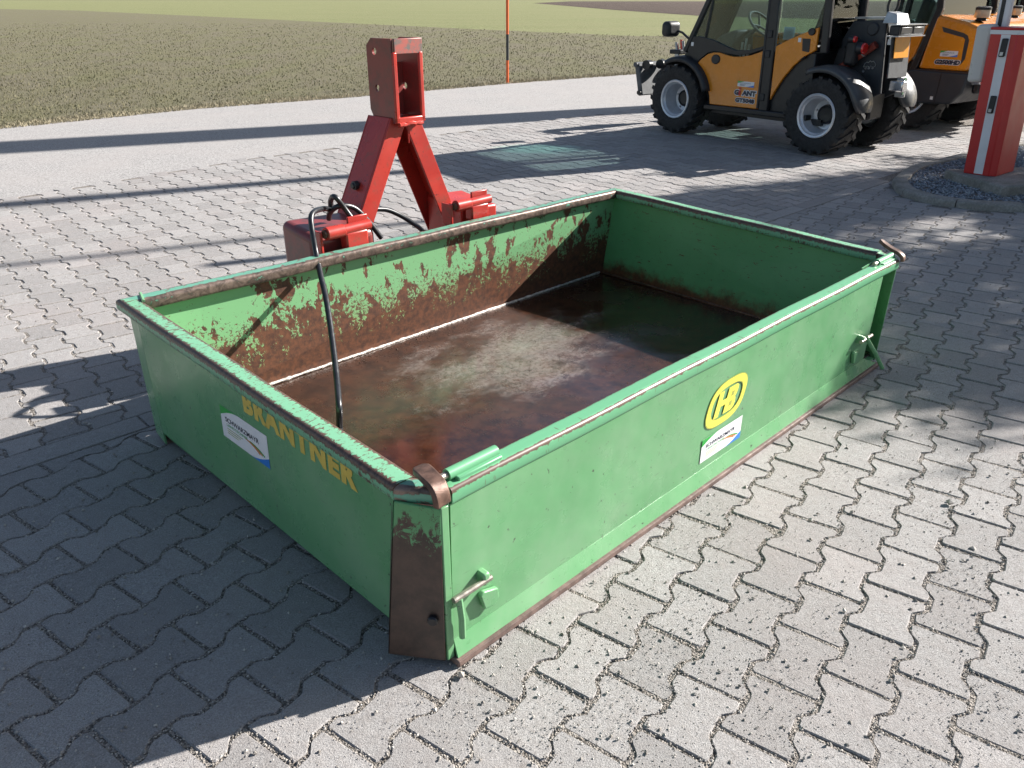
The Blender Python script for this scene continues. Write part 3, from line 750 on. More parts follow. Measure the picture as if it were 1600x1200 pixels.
def latch(x0, z0, dirn, lever):
    rod = MB().tube([(x0+.105*dirn*-1*0+.0, -.018, z0), (x0+.115*dirn, -.014, z0-.004)], .008, 10).build('latch_bolt', 'bare_steel', tail)
    MB().box((x0+.016*dirn, -.006, z0+.004), (.020, .034, .034)).build('latch_bracket', 'green_paint', tail, bevel=.005)
    a, b = lever
    d = Vector(b)-Vector(a)
    MB().tube([a, Vector(a)+d*.5+L3(0, -.004, 0), b], .0085, 8).build('latch_lever', 'green_paint', tail)
    mx = MB(); c = Vector((x0+.0*dirn, -.012, z0-.075))
    mx.prism([(-.028, .028), (-.016, .034), (.03, .02), (.034, -.012), (.018, -.026), (-.014, -.02)], lambda p: c+Vector((p[0], 0, p[1])), (0, .014, 0))
    mx.build('latch_stop', 'green_paint', tail, bevel=.003)
latch(.135, .205, -1, ((.035, -.016, .200), (.045, -.012, .075)))
latch(2.215, .190, 1, ((2.265, -.018, .195), (2.36, -.075, .045)))
# hinge straps on the corners and hinge pins on the tailgate rail
def strap(path, w, th, mat):
    mb = MB(); P = smooth_path(path, 5); rings = []
    wd = None
    for i, p in enumerate(P):
        d = (P[min(i+1, len(P)-1)]-P[max(i-1, 0)]).normalized()
        wd = Vector((1, .12, 0)); wd = (wd-d*wd.dot(d)).normalized(); nn = wd.cross(d).normalized()
        k = 1.0
        e = min(i, 4)/4; k = math.sin(e*PI/2)*.55+.45 if i < 5 else 1.0
        rings.append([p+wd*w/2*k+nn*th/2, p-wd*w/2*k+nn*th/2, p-wd*w/2*k-nn*th/2, p+wd*w/2*k-nn*th/2])
    vs = [q for r in rings for q in r]; fs = [(0, 1, 2, 3), tuple(range(len(vs)-4, len(vs)))]
    for i in range(len(rings)-1):
        for k in range(4): fs.append((4*i+k, 4*i+(k+1) % 4, 4*i+4+(k+1) % 4, 4*i+4+k))
    mb.add(vs, fs); return mb.build('hinge_strap', mat, BOX, bevel=.004, angle=60)
strap([(.020, .088, .512), (.016, .065, .516), (.008, .035, .518), (.003, .005, .514), (.0, -.010, .498), (.0, -.014, .474)], .042, .016, 'rust_steel')
strap([(2.575, .115, .515), (2.565, .085, .503), (2.548, .05, .495), (2.530, .015, .490), (2.522, -.006, .478), (2.522, -.010, .462)], .030, .014, 'rust_steel')
for x, z in ((.055, .503), (2.36, .480)):
    hp = MB().tube([(x, .034, z), (x+.15, .034, z-.001)], .014, 12).build('hinge_pin', 'green_tail_rail', tail)
    MB().box((x+.082, .030, z-.010), (.135, .040, .012)).build('hinge_plate', 'green_tail_rail', tail, bevel=.003)
    MB().tube([(x-.03, .034, z), (x+.012, .034, z)], .0085, 10).build('pin_end', 'bare_steel', tail)
# weld bead between floor and headboard
wd = MB(); rs = random.Random(9); pts, rad = [], []
n_ = 190
for i in range(n_+1):
    f = i/n_; pts.append((lerp(.02, 2.53, f), lerp(1.607, 1.590, f)+rs.uniform(-.0012, .0012), .049+rs.uniform(-.001, .001))); rad.append(.0068+rs.uniform(-.0016, .0018))
wd.tube(pts, .006, 7, radii=rad); wd.build('weld_bead', 'weld_bead', BOX, angle=60)
wd = MB(); pts, rad = [], []
for i in range(121):
    f = i/120; pts.append((lerp(2.511, 2.546, f), lerp(.1, 1.58, f), .049)); rad.append(.004+rs.uniform(-.001, .001))
wd.tube(pts, .004, 6, radii=rad); wd.build('weld_bead', 'rust_steel', BOX, angle=60)

# crumbs of dirt along the foot of the walls and over the floor
rs = random.Random(31); crumbs = []
for k in range(2600):
    m = rs.random()
    if m < .45: x, y = rs.uniform(.05, 2.5), 1.595-abs(rs.gauss(0, .05))
    elif m < .75: x, y = 2.515-abs(rs.gauss(0, .05)), rs.uniform(.1, 1.57)
    else: x, y = rs.uniform(.06, 2.45), rs.uniform(.08, 1.57)
    crumbs.append((x, y, .046+.006*math.sin(x*2.6+.6)*math.sin(y*3.4+.3), rs.uniform(.001, .0032) if rs.random() < .97 else rs.uniform(.003, .006)))
stone_field('floor_dirt', crumbs, 'caked_dirt', BOX)

# ---- red hitch frame
HF = empty('hitch_frame', (0, 0, 0), 0, BOX)
CXH = 1.335; YF = 1.80
def hbox(name, a, b, w, dpt, mat='red_paint', y0=YF, bevel=.008):
    """square tube in the plane y=y0..y0+dpt from (x,z) a to b"""
    a2, b2 = Vector((a[0], 0, a[1])), Vector((b[0], 0, b[1])); d = (b2-a2).normalized(); s = Vector((d.z, 0, -d.x))*w/2
    q = [a2-s, a2+s, b2+s, b2-s]
    mb = MB().hexa([p+Vector((0, y0, 0)) for p in q]+[p+Vector((0, y0+dpt, 0)) for p in q])
    return mb.build(name, mat, HF, bevel=bevel)
LD = .17
def channel(a, b, w, web):
    """C-channel leg, open towards the inside; web = -1 closed on the left, +1 on the right"""
    a2, b2 = Vector((a[0], 0, a[1])), Vector((b[0], 0, b[1])); d = (b2-a2).normalized(); s = Vector((d.z, 0, -d.x))
    mb = MB(); th = .010
    def slab(s0, s1, y0, y1):
        q = [a2+s*s0, a2+s*s1, b2+s*s1, b2+s*s0]; mb.hexa([p+Vector((0, y0, 0)) for p in q]+[p+Vector((0, y1, 0)) for p in q])
    lo, hi = -w/2, w/2
    slab(lo, hi, YF, YF+th); slab(lo, hi, YF+LD-th, YF+LD)
    if web > 0: slab(hi-th, hi, YF+th+.0005, YF+LD-th-.0005)
    else: slab(lo, lo+th, YF+th+.0005, YF+LD-th-.0005)
    # join the three flats into one outline by a shared back edge
    return mb.build('frame_leg', 'red_paint', HF, bevel=.003)
channel((1.040, .40), (1.330, .960), .082, -1)
channel((1.665, .36), (1.410, .960), .082, 1)
for x, y, z in ((1.150, YF+.085, .70), (1.520, YF+.085, .80)):
    s = -1 if x < 1.3 else 1
    bl = MB().lathe([(.0001, s*.020), (.012, s*.020), (.014, s*.012), (.020, s*.010), (.020, -s*.01)], (x+s*.012, y, z), 'X', 12)
    bl.build('leg_bolt', 'black_frame', HF)
# clevis
C0, C1, CZ0, CZ1 = 1.300, 1.462, .955, 1.295
def hole_plate(name, x, mat):
    """side plate with two through holes, clipped upper corner"""
    import bmesh
    y0, y1 = YF-.018, YF+.155
    outl = [(y0, CZ0), (y1-.03, CZ0), (y1, CZ0+.05), (y1, CZ1-.03), (y1-.035, CZ1), (y0, CZ1)]
    cu = bpy.data.curves.new(name, 'CURVE'); cu.dimensions = '2D'; cu.fill_mode = 'BOTH'; cu.extrude = .005
    def spl(pts):
        s_ = cu.splines.new('POLY'); s_.points.add(len(pts)-1)
        for q, p in zip(s_.points, pts): q.co = (p[0], p[1], 0, 1)
        s_.use_cyclic_u = True
    spl(outl)
    for cy, cz in ((y1-.055, CZ1-.052), (y1-.060, CZ1-.200)):
        spl([(cy+.015*math.cos(a*PI/9), cz+.015*math.sin(a*PI/9)) for a in range(18)])
    ob = bpy.data.objects.new(name, cu); COL.objects.link(ob)
    dg = bpy.context.evaluated_depsgraph_get(); dg.update()
    me = bpy.data.meshes.new_from_object(ob.evaluated_get(dg)); bpy.data.objects.remove(ob); bpy.data.curves.remove(cu)
    for v in me.vertices: a, b, c = v.co; v.co = (x+c, a, b)
    bm = bmesh.new(); bm.from_mesh(me); bmesh.ops.recalc_face_normals(bm, faces=bm.faces); bm.to_mesh(me); bm.free()
    me.materials.clear(); me.materials.append(M[mat]); me.name = name
    o = bpy.data.objects.new(name, me); COL.objects.link(o); o.parent = HF
    return o
hole_plate('clevis_plate', C0+.005, 'dark_red'); hole_plate('clevis_plate', C1-.005, 'dark_red')
mb = MB()
for x in (C0+.011, C1-.011): mb.box((x, YF-.022, (CZ0+CZ1)/2-.025), (.022, .014, CZ1-CZ0-.055))
mb.box(((C0+C1)/2, YF-.022, CZ0+.012), (C1-C0, .014, .026)); mb.build('clevis_lip', 'red_paint', HF, bevel=.005)
MB().box(((C0+C1)/2+.006, YF-.021, CZ1-.030), (C1-C0-.012, .012, .060)).build('clevis_bridge', 'clevis_worn', HF, bevel=.002)
MB().box(((C0+C1)/2, YF+.05, CZ0+.008), (C1-C0-.022, .12, .012)).build('clevis_floor', 'dark_red', HF)
MB().box(((C0+C1)/2+.02, YF+.110, CZ0+.13), (C1-C0-.065, .008, .22)).build('clevis_back', 'dark_red', HF)
rs = random.Random(4)
wm = MB(); pts = [(lerp(C0+.015, C1-.015, i/14), YF-.026, CZ0-.004+rs.uniform(-.003, .003)) for i in range(15)]
wm.tube(pts, .008, 7, radii=[.007+rs.uniform(0, .004) for _ in pts]); wm.build('clevis_weld', 'red_paint', HF)
wm = MB(); pts = [((C0+C1)/2+rs.uniform(-.001, .001), YF-.0015, CZ0-.01-i*.008) for i in range(11)]
wm.tube(pts, .004, 6); wm.build('leg_weld', 'red_paint', HF)
# mounts: rounded boxes behind the headboard with pins
def mount(x0, x1, ztop, left):
    mt = MB().hexa([(x0, YF-.10, .15), (x1, YF-.10, .15), (x1, YF+.16, .15), (x0, YF+.16, .15), (x0, YF-.10, ztop-.015), (x1, YF-.10, ztop-.03), (x1, YF+.16, ztop), (x0, YF+.16, ztop+.012)]).build('mount_block', 'dark_red' if left else 'red_paint', HF, bevel=.035 if left else .012, seg=5)
    xa = .815 if left else 1.515; zp = ztop+.002 if left else ztop+.018
    MB().tube([(xa, YF-.150, zp), (xa+.085, YF-.150, zp)], .027, 18).build('pin_sleeve', 'red_paint', mt, bevel=.003)
    MB().tube([(xa+.088, YF-.150, zp), (xa+.215, YF-.150, zp+.002)], .022, 18).build('mount_pin', 'red_paint', mt)
    MB().tube([(xa-.010, YF-.150, zp), (xa+.001, YF-.150, zp)], .017, 14).build('pin_head', 'rust_steel', mt)
    MB().box(((xa+.14), YF-.145, zp-.045), (.11, .05, .07)).build('pin_lug', 'red_paint', mt, bevel=.008)
    MB().box((xa+.18, YF-.115, zp+.012), (.10, .012, .055)).build('lug_plate', 'red_paint', mt, bevel=.003)
    MB().box((xa-.02, YF-.115, zp-.04), (.012, .07, .10)).build('side_lug', 'red_paint', mt, bevel=.003)
mount(.785, 1.10, .585, True)
mount(1.60, 1.83, .565, False)
MB().box((1.35, YF+.03, .30), (.72, .12, .12)).build('cross_tube', 'dark_red', HF, bevel=.01)
MB().box((1.33, YF-.08, .20), (.30, .16, .10)).build('pivot_bracket', 'dark_red', HF, bevel=.01)

# ---- hydraulic hose: laid over the front rail and down into the box
hose = empty('hydraulic_hose', (BOX_O.x, BOX_O.y, 0), BOX_A)
tag(hose, 'black rubber hydraulic hose looped round the red hitch and hanging into the green box', 'hose')
def onN(x, y, n):
    d = ray(x, y); nv = Vector((BN.x, BN.y, 0)); tv = Vector((BT.x, BT.y, 0))
    s = ((Vector((BOX_O.x, BOX_O.y, 0))-_C).dot(nv)+n)/d.dot(nv); q = _C+d*s-Vector((BOX_O.x, BOX_O.y, 0))
    return Vector((q.dot(tv), q.dot(nv), q.z))
fend = at(531, 672, .058); ft, fn = box_tn(fend)
h1 = [onN(596, 372, 1.70), onN(575, 345, 1.72), onN(553, 325, 1.735), onN(530, 322, 1.745), onN(516, 332, 1.80), onN(514, 342, 1.83)]
h2 = [onN(572, 376, 1.66), onN(560, 356, 1.69), onN(540, 328, 1.725), onN(524, 308, 1.74), onN(517, 312, 1.79), onN(516, 326, 1.81), onN(506, 326, 1.77), onN(492, 330, 1.72), onN(486, 340, 1.69), onN(488, 362, 1.66), onN(494, 396, 1.622), onN(501, 430, 1.53), onN(510, 470, 1.42), onN(519, 530, 1.28), onN(526, 590, 1.14), onN(530, 640, 1.02), Vector((ft, fn, .060)), Vector((ft-.05, fn-.10, .060))]
h3 = [onN(584, 327, 1.86), onN(605, 328, 1.86), onN(628, 338, 1.84), onN(650, 352, 1.80), onN(662, 362, 1.76)]
for h_ in (h1, h2, h3): MB().tube(smooth_path(h_, 7), .0115, 10).build('hose_run', 'rubber_hose', hose, angle=80)

MB().tube([h2[-1], h2[-1]+Vector((-.02, -.04, 0))], .0145, 12).build('hose_ferrule', 'bare_steel', hose)

# ---- lettering and stickers
def rect_shape(x0, y0, x1, y1): return poly([(x0, y0), (x1, y0), (x1, y1), (x0, y1)])
# BRANTNER along the left side panel, read from the hitch end (x runs towards the tailgate = -y)
uxL, uyL = Vector((-.0055, -1, 0)).normalized(), Vector((.021, 0, 1)).normalized()
def sideP(n, z): return Vector((lerp(-.030, -.018, (z-.06)/.392)+lerp(0, .008, (n-.1)/1.4), n, z))
flat('lettering', [text_mesh('BRANTNER', .068, bold=.0042, spacing=1.16, width=.552)], sideP(.828, .393), Vector((-.0055, -1, -.028)).normalized(), uyL, .0022, 'letter_yellow', side_l)['label'] = 'yellow BRANTNER lettering under the side rail'
def sticker(orig, ux, uy, w, h, parent, big=True, lab=None):
    st = flat('dealer_sticker', [poly([(0, 0), (w, 0), (w, h), (0, h)])], orig, ux, uy, .0022, 'sticker_white', parent)
    if lab: st['label'] = lab
    up = parent
    arc1 = [(0, h)]+[(0, h*.70)]+[(w*.42*k/6, h*.70+h*.30*math.sin(k/6*PI/2)) for k in range(1, 7)]
    flat('sticker_corner', [poly(arc1)], orig, ux, uy, .0027, 'sticker_green', up)
    arc2 = [(w, 0)]+[(w, h*.30)]+[(w-w*.42*k/6, h*.30-h*.30*math.sin(k/6*PI/2)) for k in range(1, 7)]
    flat('sticker_corner', [poly(arc2)], orig, ux, uy, .0027, 'sticker_blue', up)
    flat('sticker_print', [([(v.x+w*.10, v.y+h*.56) for v in t_[0]], t_[1]) for t_ in [text_mesh('SCHWARZMAYR', h*.15, bold=.002*h, width=w*.72)]], orig, ux, uy, .0029, 'print_dark', up)
    flat('sticker_print', [([(v.x+w*.12, v.y+h*.43) for v in t_[0]], t_[1]) for t_ in [text_mesh('LANDTECHNIK', h*.085, width=w*.46)]], orig, ux, uy, .0029, 'sticker_green', up)
    bars = [rect_shape(w*.12, h*(.34-.07*i), w*(.12+.34-.05*i), h*(.36-.07*i)) for i in range(3)]
    flat('sticker_print', bars, orig, ux, uy, .0029, 'logo_outline', up)
    for i, mt in enumerate(('sticker_orange', 'sticker_orange', 'sticker_green')):
        a0 = [(w*(.52+.05*i+.30*k/8), h*(.44-.02*i-(k/8)**2*.17+(.03*i))) for k in range(9)]
        a1 = [(p[0]-w*.004, p[1]-h*.045*(.4+.6*k/8)) for k, p in enumerate(a0)]
        flat('sticker_print', [poly(a0+a1[::-1])], orig, ux, uy, .0029, mt, up)
    return st
sticker(sideP(.985, .255), uxL, Vector((.03, 0, 1)).normalized(), .275, .105, side_l, lab='white dealer sticker on the shaded side panel')
# tailgate logo and sticker
def tailP(x, z): return Vector((x, .004-(z-.066)/.384*.001, z))
uxT, uyT = Vector((1, 0, 0)), Vector((0, -.0026, 1)).normalized()
def oval(w, h, sk, n=56, e=2.7):
    out = []
    for k in range(n):
        a = 2*PI*k/n; c, s = math.cos(a), math.sin(a)
        x = math.copysign(abs(c)**(2/e), c)*w/2; y = math.copysign(abs(s)**(2/e), s)*h/2
        out.append((x+sk*y, y))
    return out
def ring(o, i):
    n = len(o); return (o+i, [(k, (k+1) % n, n+(k+1) % n, n+k) for k in range(n)])
lc = tailP(1.205, .283)
lg = flat('logo_ring', [ring(oval(.225, .150, .30), oval(.180, .106, .30))], lc, uxT, uyT, .0030, 'logo_yellow', tail)
lg['label'] = 'yellow oval HB logo on the tailgate'
flat('logo_outline', [ring(oval(.231, .156, .30), oval(.225, .150, .30)), ring(oval(.180, .106, .30), oval(.174, .100, .30))], lc, uxT, uyT, .0026, 'logo_outline', tail)
def sk(pts): return poly([(x+.30*y, y) for x, y in pts])
hx = [(-.062, -.043), (-.034, -.043), (-.034, -.010), (-.006, -.010), (-.006, .010), (-.034, .010), (-.034, .043), (-.062, .043)]
bO = [(-.006, -.043), (.042, -.043), (.055, -.036), (.058, -.022), (.054, -.006), (.048, 0), (.054, .006), (.058, .022), (.055, .036), (.042, .043), (-.006, .043)]
flat('logo_letter', [sk(hx)], lc, uxT, uyT, .0030, 'logo_yellow', tail)
flat('logo_letter', [sk(bO)], lc, uxT, uyT, .0030, 'logo_yellow', tail)
flat('logo_letter_counter', [sk([(.020, .008), (.036, .008), (.036, .024), (.020, .024)]), sk([(.020, -.025), (.036, -.025), (.036, -.009), (.020, -.009)])], lc, uxT, uyT, .0034, 'logo_outline', tail)
sticker(tailP(1.082, .098), uxT, uyT, .245, .086, tail, lab='white dealer sticker below the logo on the tailgate')

# ------------------------------------------------------------------ gravel island with kerb, plinth and barrier
isl = kind(MB().sheet([(x, y) for x, y in ISL], -0.004).build('gravel_island', 'joint_grit', smooth=False), 'structure')
ipts = [Vector((x, y, 0)) for x, y in ISL]; ipath = smooth_path(ipts+[ipts[0]], 8)
icen = Vector((4.2, 7.2, 0))
def off_in(p, q, d):
    t_ = (q-p).normalized(); n_ = Vector((-t_.y, t_.x, 0))
    if n_.dot(icen-p) < 0: n_ = -n_
    return n_*d
acc = 0; seg = [ipath[0]]; stones = []
for i in range(1, len(ipath)):
    acc += (ipath[i]-ipath[i-1]).length; seg.append(ipath[i])
    if acc > 0.46: stones.append(seg); seg = [ipath[i]]; acc = 0
if len(seg) > 1: stones.append(seg)
for s_ in stones:
    vs, fs = [], []
    n = len(s_)
    for i, p in enumerate(s_):
        q = s_[min(i+1, n-1)]; pp = p if i < n-1 else s_[i-1]
        o_ = off_in(pp if i == n-1 else p, q if i < n-1 else p, 1.0)
        a = p + ((s_[1]-s_[0]).normalized()*.004 if i == 0 else (s_[-2]-s_[-1]).normalized()*.004 if i == n-1 else Vector((0, 0, 0)))
        vs += [a+Vector((0, 0, -.006)), a+Vector((0, 0, .040)), a+o_*.014+Vector((0, 0, .052)), a+o_*.112+Vector((0, 0, .055)), a+o_*.122+Vector((0, 0, .0))]
    for i in range(n-1):
        for k in range(4): fs.append((5*i+k, 5*i+k+1, 5*i+5+k+1, 5*i+5+k))
    fs += [(0, 1, 2, 3, 4), tuple(5*(n-1)+k for k in range(5))]
    MB().add(vs, fs).build('kerb_stone', 'concrete', isl, angle=50)
inner = [p+off_in(ipath[max(i-1, 0)], ipath[min(i+1, len(ipath)-1)], .12) for i, p in enumerate(ipath)]
ip = [(p.x, p.y) for p in inner]
MB().sheet(ip, .026).build('gravel_bed', 'joint_grit', isl, smooth=False)
spots = []; rs = random.Random(8)
x0, x1 = min(p[0] for p in ip), max(p[0] for p in ip); y0, y1 = min(p[1] for p in ip), max(p[1] for p in ip)
while len(spots) < 13000:
    x, y = rs.uniform(x0, x1), rs.uniform(y0, y1)
    if in_poly((x, y), ip): spots.append((x, y, .030+rs.uniform(0, .014), rs.uniform(.007, .016)))
stone_field('island_gravel', spots, 'island_stone', isl)
# plinth
pa, pb = at(1478, 268, .10), at(1562, 293, .10)
pd = (pb-pa); pd.z = 0; plen = pd.length; pd.normalize(); pn = Vector((-pd.y, pd.x, 0))
if pn.y < 0: pn = -pn
pl0 = pa.copy(); pl0.z = 0
plin = MB().hexa([pl0+pd*a+pn*b+Vector((0, 0, z)) for z in (.0, .115) for a, b in ((-.02, 0), (plen+.02, 0), (plen+.02, .85), (-.02, .85))]).build('barrier_plinth', 'concrete', bevel=.015)
tag(plin, 'rough concrete plinth under the red barrier housing on the gravel island', 'plinth')
# barrier housing
ba, bb = at(1505, 270, .115), at(1553, 277, .115)
bdv = bb-ba; bdv.z = 0; BWD = bdv.length; bang = math.atan2(bdv.y, bdv.x)
BAR = empty('barrier_housing', (ba.x, ba.y, .115), bang)
tag(BAR, 'tall red barrier housing with a white reflective stripe on the concrete plinth', 'barrier')
lean = -.045                                   # the housing leans a little
def bq(x, y, z): return Vector((x+lean*z, y, z))
BH, BD = 1.11, .40
def bpoly(z, x0=0., x1=BWD, y0=0., y1=BD, ch=.045):
    return [bq(x0, y0, z), bq(x1-ch, y0, z), bq(x1, y0+ch*.9, z), bq(x1, y1, z), bq(x0, y1, z)]
mb = MB(); a, b = bpoly(0), bpoly(BH); mb.add(a+b, [(4, 3, 2, 1, 0), (5, 6, 7, 8, 9)]+[(i, (i+1) % 5, 5+(i+1) % 5, 5+i) for i in range(5)])
mb.build('body', 'barrier_red', BAR, bevel=.006)
mb = MB(); a, b = bpoly(BH+.0015, -.006, BWD+.006, -.006, BD+.006), bpoly(BH+.022, -.006, BWD+.006, -.006, BD+.006)
mb.add(a+b, [(4, 3, 2, 1, 0), (5, 6, 7, 8, 9)]+[(i, (i+1) % 5, 5+(i+1) % 5, 5+i) for i in range(5)])
lid = mb.build('lid', 'barrier_red', BAR, bevel=.008)
mb = MB(); a, b = bpoly(BH-.03, -.003, BWD+.003, -.003, BD+.003), bpoly(BH+.001, -.003, BWD+.003, -.003, BD+.003)
mb.add(a+b, [(i, (i+1) % 5, 5+(i+1) % 5, 5+i) for i in range(5)]); mb.build('lid_band', 'barrier_white', BAR)
sx0, sx1 = BWD*.34, BWD*.62
MB().hexa([bq(sx0, -.003, .01), bq(sx1, -.003, .01), bq(sx1, .002, .01), bq(sx0, .002, .01), bq(sx0, -.003, BH-.032), bq(sx1, -.003, BH-.032), bq(sx1, .002, BH-.032), bq(sx0, .002, BH-.032)]).build('stripe', 'barrier_white', BAR)
for z in (.56, .985):
    c = bq((sx0+sx1)/2+.004, -.014, z)
    lk = MB().box(c, (.045, .024, .135)).build('lock', 'black_plastic', BAR, bevel=.008)
    MB().box(c+Vector((0, -.013, -.045)), (.024, .004, .026)).build('lock_plate', 'zinc', lk)
# boom flange and raised boom
fl0 = bq(-.075, .12, .93)
MB().box(fl0+Vector((lean*0, 0, 0)), (.13, .14, .44), Matrix.Rotation(lean, 3, 'Y')).build('boom_flange', 'weathered_white', BAR, bevel=.03, seg=4)
BOOM = empty('barrier_boom', (ba.x, ba.y, .115), bang)
tag(BOOM, 'raised white barrier boom with a dark seam behind the red housing', 'barrier boom')
bm0 = Vector((-.035, .20, .75)); bmt = bm0+Vector((lean*2.6, 0, 2.6))
def pillar(w, d, o): return [bm0+Vector((a+o, b, 0)) for a, b in ((-w/2, -d/2), (w/2, -d/2), (w/2, d/2), (-w/2, d/2))]+[bmt+Vector((a+o, b, 0)) for a, b in ((-w/2, -d/2), (w/2, -d/2), (w/2, d/2), (-w/2, d/2))]
MB().hexa(pillar(.10, .05, 0)).build('boom_profile', 'barrier_white', BOOM, bevel=.012)
MB().hexa(pillar(.030, .056, -.012)).build('boom_seam', 'black_plastic', BOOM)
# snow pole at the verge
sp = at(793, 128); SP = empty('snow_pole', (sp.x, sp.y, -.03))
tag(SP, 'thin orange and black snow marker pole at the edge of the field', 'pole')
for z0, z1, m_ in ((0, .42, 'pole_orange'), (.42, .88, 'pole_black'), (.88, 1.5, 'pole_orange'), (1.5, 1.95, 'pole_black')):
    MB().tube([(0, 0, z0), (0, 0, z1)], .027, 12).build('pole_band', m_, SP)
# things outside the picture whose shadows fall into it
def flagpole(base, h, lab, flag):
    o = empty('flagpole', base); tag(o, lab, 'flagpole', 'flagpoles beside the yard')
    MB().tube([(0, 0, 0), (0, 0, h)], .05, 12, radii=[.055, .035]).build('pole', 'zinc', o)
    MB().lathe([(.0001, .16), (.05, .13), (.06, .08), (.04, .02), (.03, 0)], (0, 0, h), 'Z', 12).build('finial', 'zinc', o)
    if flag:
        vs, fs = [], []
        for i in range(9):
            for j in range(17):
                vs.append((.06+i*.04+.03*math.sin(j*.5), .05*math.sin(i*1.3+j*.25), h-.25-j*.17))
        for i in range(8):
            for j in range(16): k = i*17+j; fs.append((k, k+1, k+18, k+17))
        MB().add(vs, fs).build('flag', 'flag_white', o)
def shade_base(x, y, dist):
    p = at(x, y); return (p.x+to_sun.x/math.hypot(to_sun.x, to_sun.y)*dist, p.y+to_sun.y/math.hypot(to_sun.x, to_sun.y)*dist, -.02)
flagpole(shade_base(1390, 270, 6.2), 9.6, 'bare metal flagpole standing right of the yard, casting a thin shadow line', False)
flagpole(shade_base(400, 285, 13.0), 8.9, 'metal flagpole with a limp white flag, right of the yard', True)
py = empty('shadow_slab', shade_base(0, 227, 17.5), math.atan2(to_sun.y, to_sun.x)+PI/2); tag(py, 'tall plain grey slab right of the yard, added unseen to cast a shadow band', 'shadow_caster')  # unseen slab added to cast the broad shadow band across the road
MB().box((0, 0, 5.4), (.95, .25, 10.8)).build('shadow_slab_body', 'shadow_slab_grey', py, bevel=.03)
MB().box((0, 0, .1), (1.3, .6, .2)).build('base', 'concrete', py, bevel=.03)
def tree(name, base, h, rad, lab, seed, nleaf):
    rs = random.Random(seed); o = empty(name, base); tag(o, lab, 'tree', 'trees right of the yard')
    tr = MB(); tr.tube(smooth_path([(0, 0, 0), (.1, .05, h*.3), (0, .1, h*.6), (.05, 0, h*.95)], 4), .1, 9, radii=None if False else [lerp(.15, .03, i/12) for i in range(13)])
    tips = []
    for k in range(26):
        z = h*rs.uniform(.28, .92); a = rs.uniform(0, 2*PI); L = rad*rs.uniform(.6, 1.05)*(1.15-z/h*.7)
        p0 = Vector((0, .05, z)); p2 = p0+Vector((math.cos(a)*L, math.sin(a)*L, L*rs.uniform(.15, .5))); p1 = p0.lerp(p2, .5)+Vector((0, 0, L*.1))
        pts = smooth_path([p0, p1, p2], 3); tr.tube(pts, .03, 6, radii=[lerp(.045, .008, i/(len(pts)-1)) for i in range(len(pts))])
        for f in (.45, .7, 1.0):
            for q in range(3):
                s0 = p0.lerp(p2, f); s1 = s0+Vector((rs.gauss(0, 1), rs.gauss(0, 1), rs.gauss(.2, .7))).normalized()*rad*.35
                tr.tube([s0, s1], .01, 4, radii=[.012, .004]); tips.append((s0, s1))
    tr.build('trunk', 'bark', o)
    vs, fs = [], []
    for k in range(nleaf):
        a, b = tips[rs.randrange(len(tips))]; p = a.lerp(b, rs.random())+Vector((rs.gauss(0, .10), rs.gauss(0, .10), rs.gauss(0, .10)))
        d = Vector((rs.gauss(0, 1), rs.gauss(0, 1), rs.gauss(0, 1))).normalized()*.085; e = d.orthogonal().normalized()*.030; i = len(vs)
        vs += [p-d, p+e, p+d, p-e]; fs.append((i, i+1, i+2, i+3))
    MB_ = bpy.data.meshes.new('crown'); MB_.from_pydata([tuple(v) for v in vs], [], fs); MB_.materials.append(M['leaf'])
    c = bpy.data.objects.new('crown', MB_); COL.objects.link(c); c.parent = o
def shaded(x, y, z):
    p = at(x, y); k = z/math.tan(SUN_EL); hx_ = math.hypot(to_sun.x, to_sun.y); return (p.x+to_sun.x/hx_*k, p.y+to_sun.y/hx_*k, -.02)
tree('broadleaf_tree', shaded(1500, 330, 3.4), 5.2, 1.85, 'leafy tree right of the yard, its shade falling on the gravel island', 2, 26000)
tree('broadleaf_tree', shaded(1790, 420, 3.2), 4.6, 1.2, 'smaller leafy tree right of the yard, its shade falling beside the box', 5, 13000)
tree('broadleaf_tree', shaded(1270, 330, 5.6), 7.0, 1.25, 'slender tall tree right of the yard, its shade falling behind the box', 9, 9000)
tree('broadleaf_tree', shaded(1790, 530, 2.6), 3.6, 1.0, 'low open tree right of the yard, dappling the paving beside the tailgate', 12, 2600)

